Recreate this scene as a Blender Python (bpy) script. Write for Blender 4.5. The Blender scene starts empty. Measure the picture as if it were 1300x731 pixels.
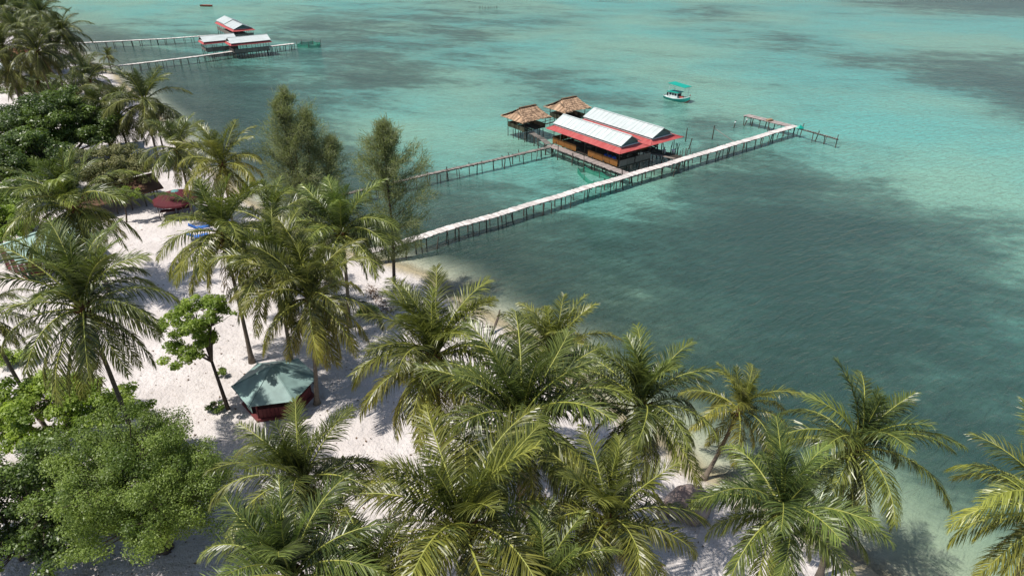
import bpy, math, random
import numpy as np
from mathutils import Vector, Matrix, Euler
R = math.radians
rng = random.Random(7)
nrng = np.random.default_rng(7)
sc = bpy.context.scene
col = sc.collection

# ------------------------------------------------------------------ camera, light, exposure
CAM_H, PITCH, LENS = 33.0, R(29.2), 24.0
cd = bpy.data.cameras.new('camera'); cam = bpy.data.objects.new('camera', cd); col.objects.link(cam)
cam.location = (0, 0, CAM_H); cam.rotation_euler = (R(90) - PITCH, 0, 0)
cd.lens = LENS; cd.sensor_width = 36; cd.clip_start = 0.5; cd.clip_end = 20000
sc.camera = cam
SUN_EL = R(65); SUN_DIR = Vector((0.95, 0.31, 0)).normalized()      # the way shadows fall
w = bpy.data.worlds.new('World'); sc.world = w; w.use_nodes = True
nt = w.node_tree; bg = nt.nodes['Background']
sky = nt.nodes.new('ShaderNodeTexSky'); sky.sky_type = 'NISHITA'; sky.sun_disc = False
sky.sun_elevation = SUN_EL; sky.sun_rotation = math.atan2(-SUN_DIR.x, -SUN_DIR.y)
sky.dust_density = 1.5; sky.air_density = 1.0
nt.links.new(sky.outputs[0], bg.inputs[0]); bg.inputs[1].default_value = 0.1
sl = bpy.data.lights.new('sun', 'SUN'); sl.energy = 4.7; sl.angle = R(0.53); sl.color = (1, 0.955, 0.89)
so = bpy.data.objects.new('sun', sl); col.objects.link(so)
ld = Vector((SUN_DIR.x * math.cos(SUN_EL), SUN_DIR.y * math.cos(SUN_EL), -math.sin(SUN_EL)))
so.rotation_euler = ld.to_track_quat('-Z', 'Y').to_euler(); so.location = (-60, -20, 90)
sc.view_settings.view_transform = 'Standard'; sc.view_settings.look = 'None'
sc.view_settings.exposure = 0.15; sc.view_settings.gamma = 1.0; sc.view_settings.use_curve_mapping = False
sc.render.engine = 'CYCLES'
cy = sc.cycles
cy.max_bounces = 4; cy.diffuse_bounces = 2; cy.glossy_bounces = 2; cy.transmission_bounces = 4
cy.transparent_max_bounces = 8; cy.use_denoising = True; cy.caustics_reflective = False; cy.caustics_refractive = False

FPX = 1300 * LENS / 36; SN, CS = math.sin(PITCH), math.cos(PITCH)
def P(px, py, z=0.0):                                             # survey helper: a sight line down to height z
    u = (px - 650) / FPX; v = (py - 365.5) / FPX
    t = (CAM_H - z) / (SN + v * CS)
    return Vector((u * t, (CS - v * SN) * t, z))

# ------------------------------------------------------------------ helpers
class MB:
    def __init__(s): s.v = []; s.f = []; s.m = []; s.t = []
    def add(s, vs, fs, mi=0, tone=0.5):
        n = len(s.v); s.v += [tuple(p) for p in vs]; s.t += [tone] * len(vs)
        for f in fs: s.f.append(tuple(i + n for i in f)); s.m.append(mi)
    def box(s, x0, x1, y0, y1, z0, z1, mi=0, tone=0.5):
        s.add([(x0,y0,z0),(x1,y0,z0),(x1,y1,z0),(x0,y1,z0),(x0,y0,z1),(x1,y0,z1),(x1,y1,z1),(x0,y1,z1)],
              [(0,3,2,1),(4,5,6,7),(0,1,5,4),(1,2,6,5),(2,3,7,6),(3,0,4,7)], mi, tone)
    def obox(s, c, ax, ay, az, mi=0, tone=0.5):                     # oriented box from half axes
        c, ax, ay, az = map(Vector, (c, ax, ay, az))
        vs = [c + i*ax + j*ay + k*az for k in (-1,1) for (i,j) in ((-1,-1),(1,-1),(1,1),(-1,1))]
        s.add(vs, [(0,3,2,1),(4,5,6,7),(0,1,5,4),(1,2,6,5),(2,3,7,6),(3,0,4,7)], mi, tone)
    def beam(s, a, b, w, h=None, mi=0, tone=0.5):
        a, b = Vector(a), Vector(b); d = b - a; L = d.length
        if L < 1e-6: return
        d /= L; up = Vector((0,0,1)) if abs(d.z) < 0.95 else Vector((1,0,0))
        sd = d.cross(up).normalized(); u2 = sd.cross(d)
        s.obox((a+b)/2, d*L/2, sd*w/2, u2*(h or w)/2, mi, tone)
    def tube(s, pts, rad, n=7, mi=0, tone=0.5, cap=True):
        pts = [Vector(p) for p in pts]
        if not hasattr(rad, '__len__'): rad = [rad]*len(pts)
        rings = []; prev = None
        for i, p in enumerate(pts):
            d = (pts[min(i+1, len(pts)-1)] - pts[max(i-1, 0)]).normalized()
            if prev is None:
                a = d.cross(Vector((0,0,1)) if abs(d.z) < 0.9 else Vector((1,0,0))).normalized()
            else: a = (prev - d*prev.dot(d)).normalized()
            prev = a; b = d.cross(a)
            rings.append([p + (a*math.cos(2*math.pi*k/n) + b*math.sin(2*math.pi*k/n))*rad[i] for k in range(n)])
        vs = [q for r in rings for q in r]; fs = []
        for i in range(len(pts)-1):
            for k in range(n):
                fs.append((i*n+k, i*n+(k+1) % n, (i+1)*n+(k+1) % n, (i+1)*n+k))
        if cap: fs.append(tuple(range(n-1, -1, -1))); fs.append(tuple((len(pts)-1)*n+k for k in range(n)))
        s.add(vs, fs, mi, tone)
    def lathe(s, prof, n=10, mi=0, c=(0,0,0), tone=0.5):            # prof: (r, z)
        vs = []; fs = []
        for r, z in prof:
            for k in range(n): vs.append((c[0]+r*math.cos(2*math.pi*k/n), c[1]+r*math.sin(2*math.pi*k/n), c[2]+z))
        for i in range(len(prof)-1):
            for k in range(n): fs.append((i*n+k, i*n+(k+1) % n, (i+1)*n+(k+1) % n, (i+1)*n+k))
        fs.append(tuple(range(n-1,-1,-1))); fs.append(tuple((len(prof)-1)*n+k for k in range(n)))
        s.add(vs, fs, mi, tone)
    def mesh(s, name, mats, smooth=False):
        me = bpy.data.meshes.new(name); me.from_pydata(s.v, [], s.f)
        for m in (mats if isinstance(mats, (list, tuple)) else [mats]): me.materials.append(m)
        if any(s.m): me.polygons.foreach_set('material_index', s.m)
        at = me.attributes.new('tone', 'FLOAT', 'POINT'); at.data.foreach_set('value', s.t)
        if smooth: me.polygons.foreach_set('use_smooth', [True]*len(s.f))
        me.update(); return me
    def build(s, name, mats, parent=None, smooth=False, kind=None):
        return obj(name, s.mesh(name, mats, smooth), parent, kind)
def obj(name, me, parent=None, kind=None):
    o = bpy.data.objects.new(name, me); col.objects.link(o)
    if parent: o.parent = parent
    if kind: o['kind'] = kind
    return o
def tag(o, label, cat, group=None):
    o['label'] = label; o['category'] = cat
    if group: o['group'] = group
    return o
def thing(name, label, cat, loc=(0,0,0), rz=0.0, group=None):
    o = bpy.data.objects.new(name, None); col.objects.link(o); o.empty_display_size = 0.3
    o.location = loc; o.rotation_euler = (0, 0, rz)
    return tag(o, label, cat, group)
def slab(quad, th=0.05):                                            # closed sheet from a planar polygon (ccw from above)
    q = [Vector(p) for p in quad]; n = (q[1]-q[0]).cross(q[2]-q[0]).normalized()
    if n.z < 0: q.reverse(); n = -n
    k = len(q); vs = q + [p - n*th for p in q]
    fs = [tuple(range(k)), tuple(range(2*k-1, k-1, -1))] + [(i, i+k, (i+1) % k + k, (i+1) % k) for i in range(k)]
    return vs, fs

# ------------------------------------------------------------------ materials
def newmat(name):
    m = bpy.data.materials.new(name); m.use_nodes = True; t = m.node_tree; t.nodes.clear()
    out = t.nodes.new('ShaderNodeOutputMaterial'); return m, t, out
def nd(t, ty, ins=None, **kw):
    n = t.nodes.new(ty)
    for k, v in kw.items(): setattr(n, k, v)
    for k, v in (ins or {}).items():
        if isinstance(v, bpy.types.NodeSocket): t.links.new(v, n.inputs[k])
        else: n.inputs[k].default_value = v
    return n
def mth(t, op, a, b=None, c=None, clamp=False):
    n = t.nodes.new('ShaderNodeMath'); n.operation = op; n.use_clamp = clamp
    for i, v in enumerate((a, b, c)):
        if v is None: continue
        if isinstance(v, bpy.types.NodeSocket): t.links.new(v, n.inputs[i])
        else: n.inputs[i].default_value = v
    return n.outputs[0]
def mixc(t, f, a, b, mode='MIX'):
    n = t.nodes.new('ShaderNodeMix'); n.data_type = 'RGBA'; n.blend_type = mode
    for i, v in ((0, f), (6, a), (7, b)):
        if isinstance(v, bpy.types.NodeSocket): t.links.new(v, n.inputs[i])
        else: n.inputs[i].default_value = v if i == 0 else (*v, 1)[:4]
    return n.outputs[2]
def rampf(t, f, lo, hi):
    n = nd(t, 'ShaderNodeMapRange', {0: f, 1: lo, 2: hi, 3: 0.0, 4: 1.0}, interpolation_type='SMOOTHSTEP'); return n.outputs[0]
def noise(t, vec, scale, detail=3, rough=0.55, dist=0.0):
    return nd(t, 'ShaderNodeTexNoise', {'Vector': vec, 'Scale': scale, 'Detail': detail, 'Roughness': rough, 'Distortion': dist}).outputs[0]
def simple(name, c, rough=0.7, spec=0.3, var=0.25, scale=2.0, c2=None, bump=0.0, bscale=12.0, stretch=None, tone=0.0, metal=0.0):
    m, t, out = newmat(name)
    co = nd(t, 'ShaderNodeTexCoord').outputs['Object']
    if stretch: co = nd(t, 'ShaderNodeMapping', {'Vector': co, 'Scale': stretch}).outputs[0]
    n1 = noise(t, co, scale, 4); f = rampf(t, n1, 0.3, 0.7)
    c2 = c2 or tuple(x*(1-var) for x in c)
    cc = mixc(t, f, c, c2)
    oi = nd(t, 'ShaderNodeObjectInfo').outputs['Random']
    br = mth(t, 'MULTIPLY_ADD', oi, 0.24, 0.88)
    if tone:
        at = nd(t, 'ShaderNodeAttribute', attribute_name='tone').outputs['Fac']
        br = mth(t, 'MULTIPLY', br, mth(t, 'MULTIPLY_ADD', at, tone, 1 - tone/2))
    cc = mixc(t, 1.0, cc, nd(t, 'ShaderNodeCombineColor', {0: br, 1: br, 2: br}).outputs[0], 'MULTIPLY')
    b = nd(t, 'ShaderNodeBsdfPrincipled', {'Base Color': cc, 'Roughness': rough, 'Specular IOR Level': spec, 'Metallic': metal})
    if bump:
        bp = nd(t, 'ShaderNodeBump', {'Height': noise(t, co, bscale, 4), 'Strength': bump, 'Distance': 0.03})
        t.links.new(bp.outputs[0], b.inputs['Normal'])
    t.links.new(b.outputs[0], out.inputs[0]); return m
def leafmat(name, c_lo, c_hi, trans=0.35, rough=0.42, spec=0.45, objvar=0.35, dry=None):
    m, t, out = newmat(name)
    at = nd(t, 'ShaderNodeAttribute', attribute_name='tone').outputs['Fac']
    oi = nd(t, 'ShaderNodeObjectInfo').outputs['Random']
    f = mth(t, 'ADD', mth(t, 'MULTIPLY', at, 1.0), mth(t, 'MULTIPLY_ADD', oi, objvar, -objvar/2), clamp=True)
    cc = mixc(t, f, c_lo, c_hi)
    cc = mixc(t, 1.0, cc, nd(t, 'ShaderNodeObjectInfo').outputs['Color'], 'MULTIPLY')
    b = nd(t, 'ShaderNodeBsdfPrincipled', {'Base Color': cc, 'Roughness': rough, 'Specular IOR Level': spec})
    tr = nd(t, 'ShaderNodeBsdfTranslucent', {'Color': mixc(t, 1.0, cc, (1.25, 1.35, 0.6), 'MULTIPLY')})
    mx = nd(t, 'ShaderNodeMixShader', {0: trans, 1: b.outputs[0], 2: tr.outputs[0]})
    t.links.new(mx.outputs[0], out.inputs[0]); return m

M = {}
M['white_roof'] = simple('white_roof', (0.56, 0.60, 0.59), 0.45, 0.4, 0.2, 1.2, c2=(0.43, 0.48, 0.46), stretch=(.35, 3.5, .35))
M['red_roof'] = simple('red_roof', (0.36, 0.055, 0.055), 0.55, 0.3, 0.18, 0.9, c2=(0.44, 0.11, 0.10), stretch=(1,3,1))
M['green_wall'] = simple('green_wall', (0.12, 0.19, 0.175), 0.55, 0.3, 0.15, 0.8)
M['flashing'] = simple('flashing', (0.78, 0.78, 0.76), 0.5, 0.3, 0.08)
M['panel_wood'] = simple('panel_wood', (0.30, 0.13, 0.035), 0.6, 0.3, 0.3, 3.0, stretch=(4, 4, 1))
M['grey_panel'] = simple('grey_panel', (0.26, 0.22, 0.19), 0.75, 0.2, 0.3, 3.0, stretch=(4, 4, 1))
M['post_wood'] = simple('post_wood', (0.10, 0.085, 0.07), 0.8, 0.2, 0.35, 2.0, stretch=(4, 4, 1), bump=0.3)
M['floor_wood'] = simple('floor_wood', (0.12, 0.095, 0.075), 0.8, 0.2, 0.3, 2.0, tone=0.4)
M['bleached'] = simple('bleached', (0.66, 0.61, 0.57), 0.8, 0.2, 0.22, 1.2, tone=0.45, bump=0.2)
M['deck_wood'] = simple('deck_wood', (0.36, 0.305, 0.28), 0.8, 0.2, 0.25, 1.5, tone=0.4, bump=0.2)
M['rustic_wood'] = simple('rustic_wood', (0.25, 0.22, 0.195), 0.8, 0.2, 0.35, 1.5, tone=0.6, bump=0.2)
M['thatch'] = simple('thatch', (0.41, 0.28, 0.18), 0.85, 0.15, 0.4, 2.5, c2=(0.27, 0.18, 0.12), tone=0.9)
M['thatch_dark'] = simple('thatch_dark', (0.17, 0.11, 0.065), 0.85, 0.15, 0.4, 2.5, tone=0.7)
M['maroon'] = simple('maroon', (0.16, 0.035, 0.035), 0.6, 0.3, 0.3, 1.5)
M['maroon_cloth'] = simple('maroon_cloth', (0.115, 0.022, 0.03), 0.75, 0.2, 0.3, 0.8)
M['teal_cloth'] = simple('teal_cloth', (0.12, 0.30, 0.29), 0.7, 0.2, 0.2, 1.0)
M['boat_green'] = simple('boat_green', (0.0, 0.32, 0.24), 0.45, 0.4, 0.12, 1.0)
M['boat_teal'] = simple('boat_teal', (0.04, 0.40, 0.34), 0.45, 0.4, 0.12, 1.0)
M['boat_white'] = simple('boat_white', (0.72, 0.78, 0.76), 0.4, 0.4, 0.1, 1.5)
M['boat_red'] = simple('boat_red', (0.35, 0.07, 0.05), 0.5, 0.3, 0.2, 2.0)
M['black'] = simple('black', (0.015, 0.016, 0.018), 0.5, 0.3, 0.3)
M['blue_plastic'] = simple('blue_plastic', (0.02, 0.09, 0.42), 0.4, 0.4, 0.15)
M['blue_cloth'] = simple('blue_cloth', (0.05, 0.16, 0.50), 0.7, 0.2, 0.15)
M['grey_cloth'] = simple('grey_cloth', (0.36, 0.38, 0.40), 0.7, 0.2, 0.2)
M['white_plastic'] = simple('white_plastic', (0.75, 0.76, 0.75), 0.45, 0.4, 0.12)
M['mint_roof'] = simple('mint_roof', (0.36, 0.50, 0.44), 0.5, 0.35, 0.15, 0.8, stretch=(5, 1, 1))
M['teal_roof'] = simple('teal_roof', (0.25, 0.37, 0.345), 0.5, 0.35, 0.3, 1.3)
M['old_roof'] = simple('old_roof', (0.17, 0.10, 0.065), 0.85, 0.15, 0.35, 1.6, tone=0.6)
M['concrete'] = simple('concrete', (0.40, 0.38, 0.36), 0.85, 0.2, 0.2, 1.0)
M['orange_tile'] = simple('orange_tile', (0.42, 0.18, 0.09), 0.7, 0.2, 0.3, 1.5)
M['rock'] = simple('rock', (0.25, 0.18, 0.155), 0.85, 0.25, 0.45, 1.6, c2=(0.42, 0.33, 0.29), bump=0.9, bscale=4.0)
M['bark_palm'] = simple('bark_palm', (0.20, 0.165, 0.13), 0.9, 0.15, 0.35, 3.0, stretch=(1, 1, 5), bump=0.7, bscale=5)
M['bark'] = simple('bark', (0.12, 0.095, 0.075), 0.9, 0.15, 0.4, 3.0, bump=0.5)
M['fibre'] = simple('fibre', (0.14, 0.075, 0.035), 0.9, 0.1, 0.4, 5.0)
M['coconut'] = simple('coconut', (0.22, 0.19, 0.04), 0.5, 0.3, 0.4, 3.0)
M['midrib'] = simple('midrib', (0.36, 0.36, 0.075), 0.45, 0.4, 0.3, 0.6, c2=(0.24, 0.27, 0.05))
M['midrib_dry'] = simple('midrib_dry', (0.28, 0.19, 0.10), 0.8, 0.2, 0.3, 1.0)
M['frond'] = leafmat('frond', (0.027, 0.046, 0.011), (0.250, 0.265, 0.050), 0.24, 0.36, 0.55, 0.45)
M['frond_far'] = leafmat('frond_far', (0.036, 0.056, 0.018), (0.170, 0.190, 0.055), 0.27, 0.4, 0.5, 0.45)
M['frond_dry'] = leafmat('frond_dry', (0.17, 0.11, 0.055), (0.33, 0.25, 0.13), 0.25, 0.7, 0.2)
M['leaf_bright'] = leafmat('leaf_bright', (0.16, 0.235, 0.034), (0.42, 0.52, 0.11), 0.45, 0.45, 0.4)
M['leaf_olive'] = leafmat('leaf_olive', (0.072, 0.120, 0.022), (0.265, 0.345, 0.080), 0.40, 0.45, 0.4)
M['leaf_dark'] = leafmat('leaf_dark', (0.040, 0.070, 0.016), (0.165, 0.240, 0.048), 0.34, 0.4, 0.5)
M['leaf_dusty'] = leafmat('leaf_dusty', (0.075, 0.095, 0.030), (0.27, 0.26, 0.12), 0.3, 0.6, 0.3)
M['needle'] = leafmat('needle', (0.16, 0.19, 0.10), (0.36, 0.38, 0.225), 0.48, 0.55, 0.3)
M['dead_leaf'] = simple('dead_leaf', (0.16, 0.10, 0.06), 0.9, 0.1, 0.4)
def netmat(name, c, dens):
    m, t, out = newmat(name)
    d = nd(t, 'ShaderNodeBsdfDiffuse', {'Color': (*c, 1)}); tr = nd(t, 'ShaderNodeBsdfTransparent')
    mx = nd(t, 'ShaderNodeMixShader', {0: dens, 1: tr.outputs[0], 2: d.outputs[0]})
    t.links.new(mx.outputs[0], out.inputs[0]); return m
M['net_green'] = netmat('net_green', (0.05, 0.30, 0.20), 0.68)
M['net_dark'] = netmat('net_dark', (0.03, 0.05, 0.05), 0.5)

# ------------------------------------------------------------------ ground (beach and sea bed) and water
SHORE = [(-3000, 3300), (-520, 620), (-200, 285)] + [tuple(P(*q)[:2]) for q in
         [(88,60),(112,78),(150,97),(205,152),(262,212),(340,270),(430,318),(500,338),(553,352),(590,385),(640,412),(690,436),(760,505),
          (825,548),(880,590),(940,622),(1010,665),(1080,713)]] + [(24, 19), (40, -5), (120, -130), (2500, -3000)]
SH = np.array(SHORE)
def signed_shore(x, y):                                             # + on land, - at sea (metres)
    x = np.asarray(x, float); y = np.asarray(y, float)
    best = np.full(x.shape, 1e9); sgn = np.ones(x.shape)
    for i in range(len(SH)-1):
        a, b = SH[i], SH[i+1]; d = b - a; L2 = d @ d
        t = np.clip(((x-a[0])*d[0] + (y-a[1])*d[1]) / L2, 0, 1)
        dx = x - (a[0]+t*d[0]); dy = y - (a[1]+t*d[1]); r = np.hypot(dx, dy)
        cr = d[0]*(y-a[1]) - d[1]*(x-a[0])
        u = r < best - 1e-9
        sgn = np.where(u, np.where(cr > 0, -1, 1), sgn); best = np.where(u, r, best)
    return best*sgn
def wob(x, y):
    return (np.sin(x*0.31+1.3*np.sin(y*0.17))+np.sin(y*0.37+2+1.1*np.sin(x*0.23))+0.6*np.sin(x*0.83+y*0.61)+0.5*np.sin(x*-0.9+y*1.13+1))/3.1
def height(x, y):
    s = signed_shore(x, y); s = s + 0.8*wob(np.asarray(x)*1.3, np.asarray(y)*1.3)
    land = 0.95*(1-np.exp(-np.maximum(s,0)/4.5)) + 0.10*wob(np.asarray(x)*2.1+3, np.asarray(y)*2.1)*np.clip(s/6,0,1)
    sp = np.maximum(-s, 0)
    sea = -(2.3*(1-np.exp(-sp/15.0)) + 0.0006*sp)
    return np.where(s > 0, land, sea)
def gz(x, y): return float(height(np.array([x]), np.array([y]))[0])

GX = [-50,0,100,200,300,400,500,600,700,800,900,1000,1100,1200,1300,1400]
GY = [-10,0,15,30,50,75,100,130,160,200,240,290,340,400,470,540,620,700,760]
GD = [[.2,.2,.2,.2,.25,.35,.4,.45,.3,.4,.35,.4,.7,.85,.9,.9],
 [.2,.2,.2,.2,.25,.35,.4,.45,.3,.35,.3,.3,.6,.8,.85,.9],
 [.2,.2,.2,.3,.3,.5,.5,.5,.45,.25,.6,.3,.35,.6,.7,.7],
 [.4,.4,.4,.4,.3,.6,.5,.5,.5,.2,.45,.25,.15,.15,.25,.3],
 [.6,.6,.55,.35,.3,.45,.5,.5,.3,.15,.3,.6,.2,.1,.1,.1],
 [.7,.7,.65,.5,.45,.5,.62,.45,.35,.3,.3,.4,.65,.62,.58,.5],
 [.7,.7,.7,.65,.6,.5,.72,.45,.62,.4,.25,.3,.38,.75,.8,.8],
 [.75,.75,.75,.75,.65,.5,.4,.3,.5,.5,.3,.25,.22,.3,.75,.85],
 [.75,.75,.75,.75,.7,.5,.15,.2,.3,.4,.6,.3,.15,.15,.35,.4],
 [.7,.7,.7,.7,.7,.65,.4,.15,.2,.3,.6,.6,.3,.08,.12,.15],
 [.6,.6,.6,.6,.65,.75,.6,.5,.35,.45,.72,.8,.65,.25,.18,.2],
 [.6,.6,.6,.6,.6,.7,.75,.75,.6,.7,.8,.88,.88,.72,.55,.5],
 [.6,.6,.6,.6,.6,.6,.5,.85,.75,.75,.85,.9,.85,.78,.65,.6],
 [.5,.5,.5,.5,.5,.5,.5,.7,.85,.8,.85,.9,.85,.82,.7,.7],
 [.5,.5,.5,.5,.5,.5,.5,.5,.4,.8,.8,.9,.85,.8,.75,.7],
 [.4,.4,.4,.4,.4,.4,.4,.4,.3,.3,.55,.9,.9,.9,.85,.8],
 [.3,.3,.3,.3,.3,.3,.3,.3,.3,.2,.2,.45,.3,.7,.9,.9],
 [.1,.1,.1,.1,.1,.1,.1,.1,.1,.1,.1,.1,.05,.12,.4,.6],
 [.1,.1,.1,.1,.1,.1,.1,.1,.1,.1,.1,.1,.1,.15,.3,.5]]
# the meadow map is fixed to the sea bed: seagrass density surveyed by bearing and distance
GDa = np.array(GD); GDa[4:11,:6] += 0.14; GDa[9:12,6:9] += 0.14; GDa[3:5,2:8] += 0.06; GDa = np.clip(GDa, 0, 1)
def seagrass(x, y):
    yy = np.maximum(y, 12.0); dist = yy
    # bearing / range -> survey rows
    k = CAM_H / dist; v = (k*CS - SN) / (CS + k*SN) ; t = CAM_H / (SN + v*CS)
    px = 650 + FPX*x/t; py = 365.5 + FPX*v
    ix = np.clip(np.interp(px, GX, range(len(GX))), 0, len(GX)-1.001); iy = np.clip(np.interp(py, GY, range(len(GY))), 0, len(GY)-1.001)
    i0 = ix.astype(int); j0 = iy.astype(int); fx = ix-i0; fy = iy-j0
    fx = fx*fx*(3-2*fx)*0.5+fx*0.5; fy = fy*fy*(3-2*fy)*0.5+fy*0.5
    return (GDa[j0,i0]*(1-fx)+GDa[j0,i0+1]*fx)*(1-fy) + (GDa[j0+1,i0]*(1-fx)+GDa[j0+1,i0+1]*fx)*fy
def grow(a0, step, lim, f=1.22):
    r = []; s = step; a = a0
    while abs(a) < lim: s *= f; a += s; r.append(a)
    return r
xs = np.concatenate([np.array(grow(-225, -1.8, 6000))[::-1], np.arange(-225, 226, 1.6), np.array(grow(226, 1.8, 6000))])
ys = np.concatenate([np.array(grow(12, -1.8, 3000))[::-1], np.arange(12, 335, 1.5), np.array(grow(335, 1.8, 8000))])
def sheet(name, mat, zf, attrs):
    X, Y = np.meshgrid(xs, ys); X = X.ravel(); Y = Y.ravel(); nx, ny = len(xs), len(ys)
    Z = zf(X, Y)
    me = bpy.data.meshes.new(name)
    idx = np.arange(nx*ny).reshape(ny, nx)
    q = np.stack([idx[:-1,:-1], idx[:-1,1:], idx[1:,1:], idx[1:,:-1]], -1).reshape(-1, 4)
    me.vertices.add(nx*ny); me.vertices.foreach_set('co', np.stack([X, Y, Z], 1).ravel().astype(np.float32))
    me.loops.add(q.size); me.loops.foreach_set('vertex_index', q.ravel().astype(np.int32))
    me.polygons.add(len(q)); me.polygons.foreach_set('loop_start', np.arange(0, q.size, 4, dtype=np.int32))
    me.polygons.foreach_set('use_smooth', np.ones(len(q), bool))
    for an, fn in attrs.items():
        a = me.attributes.new(an, 'FLOAT', 'POINT'); a.data.foreach_set('value', fn(X, Y).astype(np.float32))
    me.update(calc_edges=True); me.validate(); me.materials.append(mat)
    return obj(name, me, kind='structure')

def grassmask(t, pos, at):
    big = noise(t, nd(t, 'ShaderNodeMapping', {'Vector': pos, 'Rotation': (0, 0, R(-18)), 'Scale': (1/0.045, 1/0.10, 1)}, vector_type='TEXTURE').outputs[0], 1.0, 6, 0.62, 0.6)
    fine = noise(t, nd(t, 'ShaderNodeMapping', {'Vector': pos, 'Rotation': (0, 0, R(-18)), 'Scale': (1/0.6, 1.0, 1)}, vector_type='TEXTURE').outputs[0], 0.5, 6, 0.7)
    s = mth(t, 'ADD', at, mth(t, 'MULTIPLY', mth(t, 'SUBTRACT', big, 0.5), mth(t, 'MULTIPLY_ADD', at, -0.9, 1.4)))
    s = mth(t, 'ADD', s, mth(t, 'MULTIPLY_ADD', fine, 0.6, -0.3))
    return mth(t, 'MULTIPLY_ADD', rampf(t, s, 0.42, 0.66), 0.30, mth(t, 'MULTIPLY', rampf(t, s, 0.12, 0.94), 0.70))
def make_ground():
    m, t, out = newmat('sand_and_sea_bed')
    pos = nd(t, 'ShaderNodeNewGeometry').outputs['Position']
    z = nd(t, 'ShaderNodeSeparateXYZ', {0: pos}).outputs[2]
    n1 = noise(t, pos, 0.35, 5); n2 = noise(t, pos, 3.0, 5, 0.65)
    dry = mixc(t, rampf(t, n1, 0.3, 0.7), (0.62, 0.575, 0.55), (0.53, 0.485, 0.46))
    dry = mixc(t, rampf(t, n2, 0.58, 0.72), dry, (0.38, 0.33, 0.29))
    wet = mixc(t, rampf(t, n2, 0.3, 0.7), (0.40, 0.345, 0.225), (0.33, 0.28, 0.18))
    sand = mixc(t, rampf(t, mth(t, 'ADD', z, mth(t, 'MULTIPLY_ADD', n2, 0.3, -0.15)), 0.05, 0.38), wet, dry)
    sand = mixc(t, rampf(t, z, -0.28, -0.04), (0.58, 0.54, 0.41), sand)
    at = nd(t, 'ShaderNodeAttribute', attribute_name='seagrass').outputs['Fac']
    g = grassmask(t, pos, at)
    g = mth(t, 'MULTIPLY', g, rampf(t, mth(t, 'MULTIPLY', z, -1.0), 0.25, 0.95))
    gr = mixc(t, rampf(t, noise(t, pos, 1.6, 4, 0.7), 0.35, 0.7), (0.020, 0.030, 0.026), (0.075, 0.085, 0.055))
    inl = nd(t, 'ShaderNodeAttribute', attribute_name='inland').outputs['Fac']
    turf = mth(t, 'MULTIPLY', rampf(t, mth(t, 'ADD', noise(t, pos, 0.18, 5, 0.6), mth(t, 'MULTIPLY', inl, 0.3)), 0.72, 0.9), 0.5)
    sand = mixc(t, turf, sand, (0.17, 0.14, 0.075))
    cc = mixc(t, g, sand, gr)
    b = nd(t, 'ShaderNodeBsdfPrincipled', {'Base Color': cc, 'Roughness': 0.9, 'Specular IOR Level': 0.15})
    h = mth(t, 'ADD', mth(t, 'MULTIPLY', noise(t, pos, 1.1, 4, 0.6), 0.42), mth(t, 'MULTIPLY', noise(t, pos, 4.5, 3, 0.6), 0.13))
    bp = nd(t, 'ShaderNodeBump', {'Height': h, 'Strength': 0.8, 'Distance': 1.0})
    t.links.new(bp.outputs[0], b.inputs['Normal']); t.links.new(b.outputs[0], out.inputs[0])
    return sheet('ground', m, height, {'seagrass': seagrass, 'inland': lambda x, y: np.clip((signed_shore(x, y)-16)/25, 0, 1)})
make_ground()
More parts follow.
